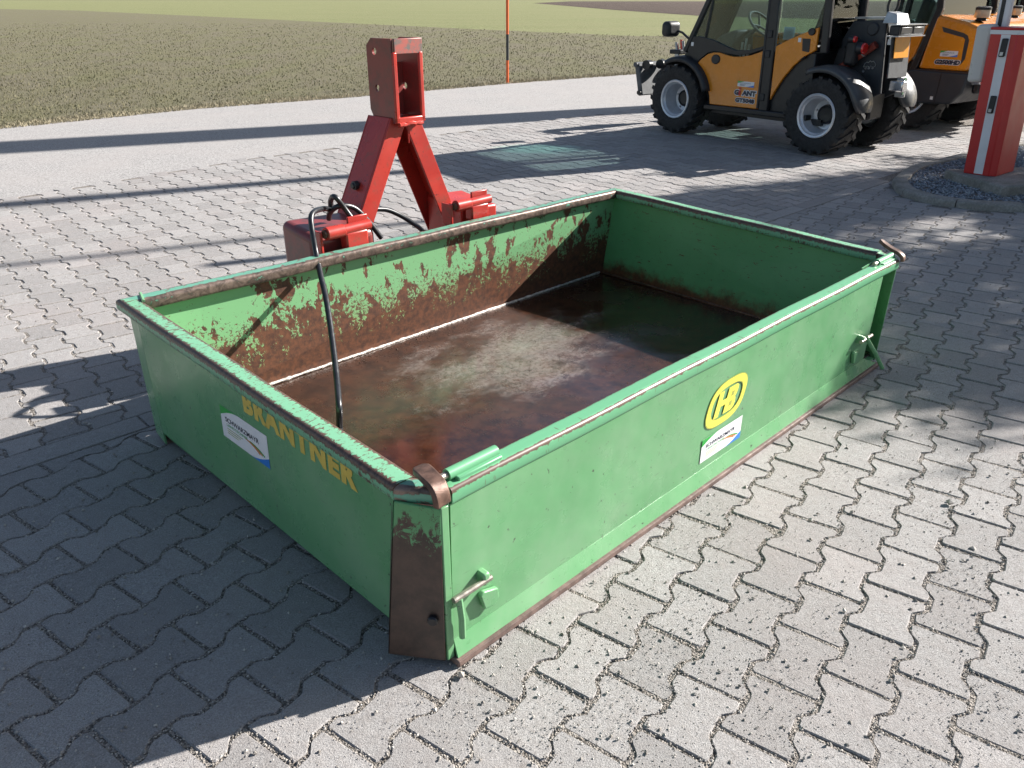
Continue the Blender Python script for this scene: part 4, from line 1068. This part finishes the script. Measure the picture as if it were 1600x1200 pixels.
# ------------------------------------------------------------------ vehicles (local axes: x forward, y left, z up; y = 0 is the outer face of the near tyres)
HEAD = math.radians(127)
def wheel(parent, x, y, r, w, out, rim_r=.205, lugs=20):
    """out = +1: outer face towards +y"""
    wh = empty('wheel', (x, y, r), 0, parent)
    h = w/2
    t = MB().lathe([(rim_r, -h*.72), (rim_r+.02, -h*.86), (r*.80, -h), (r*.905, -h*.93), (r*.945, -h*.72), (r*.952, 0), (r*.945, h*.72), (r*.905, h*.93), (r*.80, h), (rim_r+.02, h*.86), (rim_r, h*.72)], (0, 0, 0), 'Y', 48)
    for k in range(lugs*2):
        s = 1 if k % 2 else -1; a = 2*PI*(k/2)/lugs+(PI/lugs if s > 0 else 0)
        q = []
        for rr in (r*.925, r):
            for (yy, da) in ((s*.01, .0), (s*h*.98, .26), (s*h*.98, .26+.115), (s*.01, .13)):
                aa = a+da*(1 if out > 0 else 1); rad = rr if abs(yy) < h*.5 else rr-(.012 if rr == r else .03)
                q.append((rad*math.cos(aa), yy, rad*math.sin(aa)))
        t.hexa(q)
    t.build('tyre', 'tyre_rubber', wh, angle=30)
    o = out
    rm = MB().lathe([(rim_r+.012, o*h*.86), (rim_r+.004, o*h*.92), (rim_r-.014, o*h*.88), (rim_r-.020, o*h*.74), (rim_r-.034, o*h*.66), (rim_r-.040, o*h*.05), (rim_r-.052, -o*h*.10), (rim_r-.060, -o*h*.35), (.098, -o*h*.42), (.094, -o*h*.50)], (0, 0, 0), 'Y', 40)
    rm.build('rim', 'rim_silver', wh, angle=40)
    hb = MB().lathe([(.097, -o*h*.40), (.090, -o*h*.20), (.080, -o*h*.16), (.070, -o*h*.24), (.0001, -o*h*.26)], (0, 0, 0), 'Y', 28)
    hb.build('hub', 'black_frame', wh, angle=40)
    for k in range(5):
        a = 2*PI*k/5+.3; MB().lathe([(.0001, -o*h*.28), (.011, -o*h*.28), (.011, -o*h*.40)], (math.cos(a)*.122, 0, math.sin(a)*.122), 'Y', 6).build('wheel_nut', 'zinc', wh)
    return wh
def sidepoly(name, pts, y, th, mat, parent, bevel=.006):
    return MB().prism(pts, lambda p: (p[0], y, p[1]), (0, -th, 0)).build(name, mat, parent, bevel=bevel)
def arc_pts(cx, cz, r, a0, a1, n): return [(cx+r*math.cos(math.radians(lerp(a0, a1, k/n))), cz+r*math.sin(math.radians(lerp(a0, a1, k/n)))) for k in range(n+1)]
def fender(name, cx, cz, r, a0, a1, y0, y1, mat, parent, tip=True):
    vs, fs = [], []; n = 22; prof = [(0, -.045), (.004, -.012), (.03, .0), (.08, .012), (.5, .022), (.92, .012), (.97, .0), (.996, -.012), (1, -.045)]
    m = len(prof)
    for k in range(n+1):
        f = k/n; a = math.radians(lerp(a0, a1, f)); nar = 1.0
        if tip and f > .78: nar = math.sqrt(max(0.0, 1-((f-.78)/.235)**2))*.75+.25
        for u, dr in prof:
            y = (y0+y1)/2+(u-.5)*(y1-y0)*nar
            rr = r+dr*(1 if nar > .5 else .6)
            vs.append((cx+rr*math.cos(a), y, cz+rr*math.sin(a)))
    for k in range(n):
        for i in range(m-1): fs.append((k*m+i, k*m+i+1, (k+1)*m+i+1, (k+1)*m+i))
    fs.append(tuple(n*m+i for i in range(m)))
    o = MB().add(vs, fs).build(name, mat, parent, angle=60)
    md = o.modifiers.new('thick', 'SOLIDIFY'); md.thickness = .006
    return o
def disc(name, c, r, d, axis, mat, parent, seg=20):
    return MB().lathe([(.0001, d), (r*.85, d), (r, d*.5), (r, 0), (.0001, 0)], c, axis, seg).build(name, mat, parent, angle=40)
def glass_pane(name, pts, y, parent): return MB().prism(pts, lambda p: (p[0], y, p[1]), (0, -.005, 0)).build(name, 'glass', parent, smooth=False)
def bar(name, a, b, w, d, mat, parent, bevel=.01):
    """beam from a to b, w across (in the xz plane), d along y"""
    a, b = Vector(a), Vector(b); t = (b-a).normalized(); s = t.cross(Vector((0, 1, 0)))
    if s.length < 1e-4: s = Vector((1, 0, 0))
    s = s.normalized()*w/2; e = Vector((0, d/2, 0))
    q = [a-s-e, a+s-e, a+s+e, a-s+e]; q2 = [p+(b-a) for p in q]
    return MB().hexa(q+q2).build(name, mat, parent, bevel=bevel)
def small_sticker(x, z, y, w, h, parent):
    ux, uy = Vector((-1, 0, 0)), Vector((0, 0, 1)); o = (x, y, z)
    flat('dealer_sticker', [rect_shape(0, 0, w, h)], o, ux, uy, .002, 'sticker_white', parent)
    flat('sticker_corner', [poly([(0, h*.6), (w*.4, h), (0, h)])], o, ux, uy, .003, 'sticker_green', parent)
    flat('sticker_corner', [poly([(w, h*.4), (w*.55, 0), (w, 0)])], o, ux, uy, .003, 'sticker_blue', parent)
    t_ = text_mesh('SCHWARZMAYR', h*.2, width=w*.66)
    flat('sticker_print', [([(v.x+w*.14, v.y+h*.56) for v in t_[0]], t_[1]), rect_shape(w*.14, h*.36, w*.5, h*.42), rect_shape(w*.14, h*.2, w*.44, h*.26)], o, ux, uy, .004, 'print_dark', parent)
def outlined(txt, x, z, y, w, h, mat, parent, shear=0.0):
    ux, uy = Vector((-1, 0, 0)), Vector((0, 0, 1))
    a = text_mesh(txt, h, bold=h*.16, shear=shear, width=w); b = text_mesh(txt, h*.80, bold=h*.05, shear=shear, width=w*.955)
    flat('model_lettering', [a], (x, y, z), ux, uy, .002, 'print_white', parent)
    flat('model_lettering', [([(v.x+w*.022, v.y+h*.10) for v in b[0]], b[1])], (x, y, z), ux, uy, .004, mat, parent)

# ---- compact telehandler
TO = Vector((3.043, 8.383))
TH = empty('telehandler', (TO.x, TO.y, 0), HEAD)
tag(TH, 'compact orange and black telehandler with cab door marked GT5048', 'telehandler')
RT = .385; WB = 1.90
for x, y, o in ((0, -.155, 1), (WB, -.155, 1), (0, -.985, -1), (WB, -.985, -1)): wheel(TH, x, y, RT, .31, o)
YS = -.10
arch_f = arc_pts(WB, RT, .50, 172, 118, 6)          # rear edge of the front arch
door_pts = [(1.21, .365), (.635, .372), (.655, .965), (.72, .935), (.80, .905), (.90, .885), (1.00, .880), (1.08, .895), (1.15, .912), (1.22, .912), (1.29, .890), (1.36, .835), (1.405, .785), (1.34, .69), (1.275, .58), (1.225, .46)]
door = sidepoly('door', door_pts, YS, .035, 'orange_paint', TH, .007)
disc('door_handle', (1.185, YS, .842), .050, .014, 'Y', 'black_plastic', door)
rear_q = [(.545, 1.005), (.42, 1.075), (.28, 1.14), (.145, 1.195), (.145, .985), (.24, .925), (.34, .83), (.43, .70), (.50, .56), (.535, .475)]
rq = sidepoly('rear_side_panel', rear_q, YS, .035, 'orange_paint', TH, .007)
sidepoly('air_vent', [(.285, 1.09), (.205, 1.09), (.20, .965), (.27, .975)], YS+.004, .01, 'black_frame', rq, .002)
disc('fuel_cap', (.20, YS, 1.155), .035, .02, 'Y', 'black_plastic', rq)
flat('warning_sticker', [rect_shape(0, 0, .03, .04)], (.325, YS, 1.055), (-1, 0, 0), (0, 0, 1), .003, 'print_white', rq)
small_sticker(.905, .585, YS, .185, .055, door)
outlined('G  ANT', .935, .487, YS, .255, .070, 'print_dark', door)
flat('model_lettering', [rect_shape(.055, 0, .077, .052), rect_shape(.055, .062, .077, .082)], (.935, YS, .494), (-1, 0, 0), (0, 0, 1), .005, 'print_red', door)
outlined('GT5048', .915, .415, YS, .225, .058, 'print_dark', door)
# inner black tub behind the panels, sill, arches
sidepoly('cab_tub', [(1.40, .33), (.15, .33), (.15, .96), (.52, .98), (.60, .96), (.72, .92), (.95, .86), (1.20, .90), (1.38, .80), (1.56, .93), (1.60, .86), (1.36, .62), (1.26, .40)], YS-.034, .60, 'black_frame', TH, .01)
sidepoly('door_waist', [(1.56, .93), (1.42, .78), (1.37, .84), (1.29, .905), (1.20, .925), (1.05, .905), (.95, .895), (.80, .92), (.68, .965), (.68, 1.00), (.82, .955), (.98, .945), (1.10, .985), (1.25, 1.04), (1.42, 1.07), (1.50, 1.06)], YS-.004, .03, 'black_frame', TH, .004)
flat('warning_sticker', [rect_shape(0, 0, .03, .04)], (1.50, YS-.004, .965), (-1, 0, 0), (0, 0, 1), .003, 'print_white', TH)
bar('sill', (1.26, YS-.02, .335), (.12, YS-.02, .345), .055, .10, 'black_frame', TH)
MB().box((.62, YS-.34, .30), (1.2, .55, .06)).build('belly_plate', 'black_frame', TH)
fender('front_fender', WB, RT, .455, 165, 62, -.02, -.36, 'black_plastic', TH, False)
fender('rear_arch', .0, RT, .62, 66, 8, -.10, -.44, 'black_plastic', TH, False)
fender('rear_fender', 0, RT, .455, 66, 172, -.005, -.315, 'grey_plastic', TH)
fender('rear_fender', 0, RT, .455, 66, 172, -.825, -1.135, 'grey_plastic', TH)
# cab frame and glass
RZ = 1.98
bar('cab_pillar', (1.575, YS-.02, .90), (1.345, YS-.03, 1.45), .050, .05, 'black_frame', TH, .012)
bar('cab_pillar', (1.345, YS-.03, 1.43), (1.17, YS-.03, RZ), .050, .05, 'black_frame', TH, .012)
bar('cab_pillar', (1.575, YS-.62, .95), (1.20, YS-.62, RZ), .050, .05, 'black_frame', TH, .012)
bar('cab_pillar', (.590, YS-.012, .36), (.625, YS-.02, RZ), .100, .05, 'black_frame', TH, .012)
bar('door_edge', (.648, YS+.004, .38), (.668, YS-.004, RZ-.05), .022, .03, 'black_plastic', TH, .005)
bar('cab_pillar', (.065, YS-.02, .96), (.12, YS-.02, RZ), .070, .05, 'black_frame', TH, .012)
bar('cab_pillar', (.065, YS-.62, .96), (.12, YS-.62, RZ), .070, .05, 'black_frame', TH, .012)
MB().box((.64, YS-.33, RZ+.04), (1.20, .76, .10)).build('cab_roof', 'black_frame', TH, bevel=.03)
glass_pane('door_window', [(1.50, 1.06), (1.42, 1.07), (1.25, 1.04), (1.10, .985), (.98, .945), (.82, .955), (.68, 1.00), (.69, RZ-.02), (1.18, RZ-.02), (1.35, 1.45)], YS-.022, TH)
bar('door_frame_bar', (1.35, YS-.018, 1.02), (1.27, YS-.02, 1.70), .018, .02, 'black_frame', TH, .004)
glass_pane('rear_side_window', [(.535, 1.03), (.13, 1.21), (.16, RZ-.02), (.565, RZ-.02)], YS-.022, TH)
glass_pane('far_side_window', [(1.50, 1.06), (.12, 1.05), (.16, RZ-.02), (1.18, RZ-.02)], YS-.62, TH)
MB().hexa([(.07, YS-.05, 1.0), (.07, YS-.60, 1.0), (.075, YS-.60, 1.0), (.075, YS-.05, 1.0), (.125, YS-.05, RZ-.02), (.125, YS-.60, RZ-.02), (.130, YS-.60, RZ-.02), (.130, YS-.05, RZ-.02)]).build('rear_window', 'glass', TH, smooth=False)
MB().hexa([(1.57, YS-.05, .95), (1.57, YS-.60, .95), (1.575, YS-.60, .95), (1.575, YS-.05, .95), (1.18, YS-.05, RZ-.02), (1.18, YS-.60, RZ-.02), (1.185, YS-.60, RZ-.02), (1.185, YS-.05, RZ-.02)]).build('windscreen', 'glass', TH, smooth=False)
flat('window_notice', [rect_shape(0, 0, .11, .12)], (.50, YS-.03, 1.07), (-1, 0, 0), (0, 0, 1), -.001, 'paper', TH)
for z in (.50, .93, 1.12): MB().box((.612, YS+.012, z), (.05, .02, .07)).build('door_hinge', 'black_plastic', TH, bevel=.005)
# cab interior
st = MB().box((.42, YS-.33, .98), (.42, .40, .10)).build('driver_seat', 'seat_black', TH, bevel=.03)
MB().hexa([(.22, YS-.14, 1.03), (.22, YS-.52, 1.03), (.31, YS-.52, 1.03), (.31, YS-.14, 1.03), (.13, YS-.17, 1.55), (.13, YS-.49, 1.55), (.20, YS-.49, 1.55), (.20, YS-.17, 1.55)]).build('seat_back', 'seat_black', st, bevel=.03)
sw = MB(); cs = Vector((.93, YS-.33, 1.20)); ax = Vector((-.75, 0, .66)).normalized(); e1 = Vector((0, 1, 0)); e2 = ax.cross(e1)
sw.tube([cs+(e1*math.cos(2*PI*k/28)+e2*math.sin(2*PI*k/28))*.16 for k in range(29)], .013, 8, cap=False)
for k in range(3): sw.tube([cs-ax*.03, cs+(e1*math.cos(2*PI*k/3)+e2*math.sin(2*PI*k/3))*.16], .010, 6)
sw.tube([cs-ax*.03, cs-ax*.35], .02, 8); sw.build('steering_wheel', 'hitch_grey', TH)
MB().hexa([(1.12, YS-.10, .85), (1.12, YS-.56, .85), (1.42, YS-.56, .85), (1.42, YS-.10, .85), (1.10, YS-.18, 1.15), (1.10, YS-.48, 1.15), (1.30, YS-.48, 1.08), (1.30, YS-.18, 1.08)]).build('dashboard', 'seat_black', TH, bevel=.03)
for x, z in ((1.02, 1.02), (.98, 1.06), (.94, 1.0)): MB().tube([(x, YS-.16, .86), (x-.02, YS-.15, z)], .012, 8).build('control_lever', 'zinc', TH)
# rear frame plates, boom, lift cylinder
fp = [(.12, .74), (.05, 1.06), (-.05, 1.255), (-.34, 1.265), (-.40, 1.24), (-.47, .60), (-.24, .49), (.02, .52)]
for y in (-.42, -.76): sidepoly('boom_tower', fp, y, .035, 'dark_panel', TH, .01)
disc('boom_pivot', (-.275, -.42, 1.185), .060, .018, 'Y', 'dark_panel', TH)
for x, z in ((-.10, .66), (-.18, .60), (-.27, .72), (-.34, .65), (-.12, .78), (-.05, .60), (-.25, .80)): disc('frame_bolt', (x, -.42, z), .012, .008, 'Y', 'zinc', TH, 8)
bar('boom', (-.30, -.607, 1.17), (1.75, -.607, .62), .20, .16, 'black_frame', TH, .015)
bar('boom_top_plate', (-.05, -.607, 1.278), (-.36, -.607, 1.285), .02, .34, 'zinc', TH, .003)
cyl = MB().tube([(.06, -.375, .765), (-.36, -.375, 1.05)], .036, 16).build('lift_cylinder', 'cylinder_red', TH)
MB().tube([(-.238, -.375, .967), (-.250, -.375, .975)], .042, 16).build('cylinder_band', 'zinc', cyl)
flat('warning_sticker', [rect_shape(0, 0, .045, .05)], (-.375, -.42, 1.05), (-1, 0, 0), (0, 0, 1), .003, 'print_white', TH)
# animal emblem in outline on the tower plate
em = [(0, .02), (.012, .05), (.03, .062), (.05, .058), (.066, .075), (.08, .064), (.10, .072), (.122, .060), (.135, .045), (.128, .03), (.118, .034), (.112, .012), (.100, .010), (.098, .03), (.075, .034), (.070, .008), (.058, .006), (.055, .030), (.036, .030), (.030, .006), (.018, .008), (.022, .028)]
mbv = [Vector((-.245-p[0]*.95, -.415, .815+p[1]*1.15)) for p in em]
MB().tube(mbv+[mbv[0]], .0035, 5).build('tower_emblem', 'zinc', TH)
# rear lights on a stalk
MB().tube([(-.02, -.30, 1.02), (-.10, -.28, 1.10), (-.165, -.27, 1.105)], .012, 8).build('lamp_stalk', 'black_frame', TH)
for (x, y, z, r) in ((-.205, -.27, 1.015, .052), (-.115, -.24, 1.095, .030)):
    disc('rear_lamp', (x+.02, y, z), r*1.08, -.05, 'X', 'black_plastic', TH); disc('rear_lamp_lens', (x-.03, y, z), r, -.018, 'X', 'lamp_red', TH)
MB().box((-.09, -.33, .97), (.12, .10, .24)).build('rear_housing', 'black_plastic', TH, bevel=.03)
# tail: plate carrier, lamp box, coupling
XR = -.49
MB().box((XR, -.50, .945), (.012, .34, .38), Matrix.Rotation(math.radians(5), 3, 'Y')).build('plate_carrier', 'hitch_grey', TH, bevel=.004)
MB().box((XR-.016, -.49, 1.030), (.006, .26, .19), Matrix.Rotation(math.radians(5), 3, 'Y')).build('number_plate', 'plate_orange', TH, bevel=.002)
for y in (-.36, -.64): disc('reflector', (XR-.004, y, .785), .024, -.012, 'X', 'lamp_red', TH)
for k in range(8): disc('carrier_hole', (XR-.004+.0, -.42-.05*(k % 4), .82+.06*(k//4)), .008, -.006, 'X', 'black_frame', TH, 8)
lb = MB().box((XR-.02, -.52, 1.180), (.10, .46, .085)).build('rear_lamp_box', 'black_plastic', TH, bevel=.01)
MB().box((XR-.072, -.41, 1.180), (.006, .18, .055)).build('lamp_glass', 'grey_plastic', lb, bevel=.004)
MB().box((XR-.072, -.63, 1.180), (.006, .18, .055)).build('lamp_glass', 'grey_plastic', lb, bevel=.004)
MB().box((XR-.02, -.52, 1.230), (.12, .48, .010)).build('lamp_trim', 'zinc', lb)
MB().box((XR-.02, -.52, 1.130), (.12, .48, .010)).build('lamp_trim', 'zinc', lb)
MB().hexa([(XR-.05, -.36, 1.237), (XR-.05, -.60, 1.237), (XR+.10, -.60, 1.237), (XR+.10, -.36, 1.237), (XR-.02, -.38, 1.32), (XR-.02, -.58, 1.32), (XR+.08, -.58, 1.34), (XR+.08, -.38, 1.34)]).build('coupling_cover', 'zinc', TH, bevel=.006)
hs = [(-.30, -.50, 1.28), (-.27, -.50, 1.38), (-.29, -.51, 1.47), (-.34, -.53, 1.46), (-.34, -.54, 1.38), (-.30, -.56, 1.31)]
MB().tube(smooth_path(hs, 5), .012, 8).build('hydraulic_line', 'rubber_hose', TH)
MB().box((XR-.04, -.52, .68), (.14, .10, .10)).build('tow_hitch', 'chrome', TH, bevel=.012)
MB().box((XR-.03, -.60, .66), (.10, .03, .18)).build('hitch_cheek', 'zinc', TH, bevel=.006)
MB().tube([(XR-.08, -.56, .60), (XR-.08, -.56, .76)], .014, 8).build('hitch_pin', 'chrome', TH)
MB().box((-.22, -.59, .47), (.30, .24, .26)).build('chassis_rear', 'black_frame', TH, bevel=.02)
MB().box((.9, -.57, .42), (2.0, .40, .18)).build('chassis', 'black_frame', TH, bevel=.02)
for x in (0, WB): MB().tube([(x, -.25, RT), (x, -.90, RT)], .07, 12).build('axle', 'black_frame', TH)
# engine side on the far side
MB().box((.70, -.88, .80), (1.1, .26, .62)).build('engine_cover', 'orange_paint', TH, bevel=.05)
# mirror
mr = MB().box((1.715, -.03, 1.137), (.105, .215, .165)).build('wing_mirror', 'black_plastic', TH, bevel=.048, seg=6, angle=70)
MB().tube([(1.70, -.07, 1.13), (1.62, -.10, 1.10), (1.52, -.12, 1.02)], .013, 8).build('mirror_arm', 'black_frame', TH)
# front coupler
bar('tool_carrier', (2.20, -.57, .735), (2.12, -.57, .365), .06, .92, 'hitch_grey', TH, .01)
for y in (-.18, -.42, -.72, -.96): MB().tube([(2.10, y-.03, .72), (2.10, y+.03, .72)], .055, 14).build('carrier_hook', 'black_frame', TH)
MB().tube([(2.20, -.09, .72), (2.20, -1.05, .72)], .028, 12).build('carrier_bar', 'hitch_grey', TH)
MB().tube([(2.13, -.09, .40), (2.13, -1.05, .40)], .028, 12).build('carrier_bar', 'black_frame', TH)
bar('coupler_link', (1.98, -.45, .48), (1.82, -.45, .72), .035, .03, 'zinc', TH, .006)
bar('coupler_link', (1.88, -.42, .62), (1.90, -.42, .86), .05, .03, 'zinc', TH, .006)
MB().box((1.92, -.48, .87), (.14, .16, .05)).build('coupler_block', 'black_plastic', TH, bevel=.01)
for k, (x, y, m_) in enumerate(((1.95, -.50, 'lamp_red'), (1.92, -.44, 'zinc'), (1.89, -.52, 'zinc'), (1.93, -.54, 'lamp_red'))):
    MB().tube([(x, y, .88), (x+.02, y, .965+.012*k)], .014, 8).build('coupling', m_, TH)
bar('boom_nose', (1.50, -.607, .90), (1.72, -.607, .62), .14, .20, 'black_frame', TH, .02)
MB().tube(smooth_path([(1.72, -.40, .92), (1.70, -.42, 1.0), (1.64, -.45, 1.0), (1.58, -.5, .9)], 5), .010, 8).build('hydraulic_line', 'rubber_hose', TH)

# the body lies along a longer wheelbase than first laid out: stretch the parts along x
_shift = {'boom_tower', 'boom_pivot', 'frame_bolt', 'lift_cylinder', 'cylinder_band', 'tower_emblem', 'boom_top_plate', 'coupling_cover', 'chassis_rear'}
_keep = {'tyre', 'rim', 'hub', 'wheel_nut', 'front_fender', 'rear_fender', 'plate_carrier', 'number_plate', 'reflector', 'carrier_hole', 'rear_lamp_box', 'lamp_glass', 'lamp_trim', 'tow_hitch', 'hitch_cheek', 'hitch_pin', 'axle', 'chassis'}
for _o in TH.children_recursive:
    if _o.type != 'MESH': continue
    _n = _o.name.split('.')[0]
    if _n in _keep: continue
    for _v in _o.data.vertices:
        x = _v.co.x
        if _n in _shift: _v.co.x = x+.055
        elif x > 0: _v.co.x = 1.17*x+.015*x*x
        else: _v.co.x = 1.05*x

# ---- wheel loader parked behind (second one further right is a copy)
def make_loader(loc, label, grp):
    r = empty('wheel_loader', loc, HEAD); tag(r, label, 'wheel loader', grp)
    for x, y, o in ((-.02, -.33, 1), (1.75, -.33, 1), (-.02, -1.42, -1), (1.75, -1.42, -1)): wheel(r, x, y, .40, .32, o, lugs=16)
    YH = -.10; wid = 1.36
    hp = [(-.115, .71), (-.68, .705), (-.735, .80), (-.765, .95), (-.755, 1.10), (-.70, 1.17), (-.58, 1.215), (-.40, 1.255), (-.235, 1.285), (-.205, 1.27)]
    hd = sidepoly('hood', hp, YH, wid, 'orange_paint', r, .035)
    hd.modifiers['bevel'].segments = 4
    sidepoly('hood_decal', [(-.30, 1.165), (-.56, 1.105), (-.61, 1.08), (-.635, 1.03), (-.635, .84), (-.60, .775), (-.59, .99), (-.59, 1.04), (-.565, 1.06), (-.33, 1.11)], YH+.0025, .004, 'dark_panel', hd, 0)
    small_sticker(-.345, .855, YH, .20, .062, hd); outlined('G2500HD', -.295, .765, YH, .305, .062, 'print_dark', hd, .15)
    lp = [(.28, .38), (-.20, .33), (-.58, .35), (-.69, .48), (-.72, .69), (-.05, .70), (.10, .62)]
    lw = sidepoly('lower_panel', lp, YH+.006, wid+.012, 'dark_panel', r, .02)
    sidepoly('panel_gap', [(-.395, .35), (-.400, .35), (-.415, .69), (-.410, .69)], YH+.0085, .003, 'black_frame', lw, 0)
    flat('warning_sticker', [rect_shape(0, 0, .035, .035)], (-.34, YH+.006, .385), (-1, 0, 0), (0, 0, 1), .003, 'print_white', lw)
    sidepoly('hood_seal', [(-.07, .69), (-.72, .688), (-.72, .708), (-.07, .71)], YH+.001, wid-.002, 'black_frame', r, 0)
    # rear end: grille, lamps, towing eye
    MB().box((-.77, YH-wid/2, .60), (.10, wid*.82, .26)).build('counterweight', 'black_frame', r, bevel=.03)
    for y in (YH-.14, YH-wid+.14):
        disc('rear_lamp', (-.715, y, .60), .035, -.10, 'X', 'chrome', r); disc('rear_lamp_lens', (-.80, y, .60), .030, -.02, 'X', 'lamp_red', r)
    MB().tube([(-.78, YH-wid/2-.1, .42), (-.90, YH-wid/2, .42), (-.78, YH-wid/2+.1, .42)], .02, 8).build('towing_eye', 'hitch_grey', r)
    # cab
    for y in (YH-.03, YH-wid+.03):
        bar('cab_pillar', (-.045, y, .66), (-.225, y, 1.36), .075, .06, 'black_frame', r, .012)
        bar('cab_pillar', (-.225, y, 1.34), (-.12, y, 2.15), .075, .06, 'black_frame', r, .012)
        bar('cab_pillar', (.92, y, .75), (.80, y, 2.15), .07, .06, 'black_frame', r, .012)
        sidepoly('cab_side', [(-.03, .84), (.10, .66), (.62, .60), (.80, .80), (.80, .98), (.40, .97), (.10, 1.05), (-.13, 1.19)], y+.02, .04, 'orange_paint', r, .01)
        glass_pane('side_window', [(-.15, 1.21), (.10, 1.05), (.40, .97), (.86, .98), (.80, 2.10), (-.12, 2.10), (-.20, 1.36)], y+.005, r)
    MB().box((.34, YH-wid/2, 2.20), (1.10, wid, .12)).build('cab_roof', 'black_frame', r, bevel=.04)
    MB().hexa([(-.20, YH-.07, 1.28), (-.20, YH-wid+.07, 1.28), (-.195, YH-wid+.07, 1.28), (-.195, YH-.07, 1.28), (-.125, YH-.07, 2.12), (-.125, YH-wid+.07, 2.12), (-.12, YH-wid+.07, 2.12), (-.12, YH-.07, 2.12)]).build('rear_window', 'glass', r, smooth=False)
    MB().box((.22, YH-wid/2, 1.15), (.16, .46, .62), Matrix.Rotation(-.2, 3, 'Y')).build('driver_seat', 'seat_black', r, bevel=.04)
    MB().box((.40, YH-wid/2, .55), (.9, wid-.1, .5)).build('chassis', 'black_frame', r, bevel=.03)
    MB().box((1.35, YH-wid/2, .60), (.9, .5, .4)).build('front_frame', 'black_frame', r, bevel=.03)
    bar('loader_arm', (1.0, YH-wid/2, 1.1), (2.3, YH-wid/2, .5), .18, .30, 'black_frame', r, .02)
    # warning beacon on the hood
    bs = MB().lathe([(.055, .0), (.062, .012), (.05, .03), (.05, .04)], (-.575, YH-.30, 1.222), 'Z', 20).build('beacon_base', 'black_plastic', r)
    MB().lathe([(.074, .036), (.080, .05), (.080, .115), (.072, .122)], (-.575, YH-.30, 1.222), 'Z', 24).build('beacon_lens', 'clear_lens', bs)
    MB().lathe([(.082, .118), (.082, .142), (.06, .152), (.0001, .153)], (-.575, YH-.30, 1.222), 'Z', 24).build('beacon_cap', 'black_plastic', bs)
    return r
lv = Vector((-math.sin(HEAD), math.cos(HEAD)))       # left of the vehicles
hv = Vector((math.cos(HEAD), math.sin(HEAD)))
def copy_tree(o, parent=None):
    c = o.copy(); COL.objects.link(c); c.parent = parent
    for ch in list(o.children): copy_tree(ch, c)
    return c
q1 = TO+lv*(-2.3)+hv*.41
WL = make_loader((q1.x, q1.y, 0), 'orange wheel loader with G2500HD lettering, behind the telehandler and the red barrier', 'orange wheel loaders')
q2 = TO+lv*(-4.35)+hv*(.95)
W2 = copy_tree(WL); W2.location = (q2.x, q2.y, 0); W2['label'] = 'farthest orange wheel loader, mostly hidden at the right edge behind the red barrier'
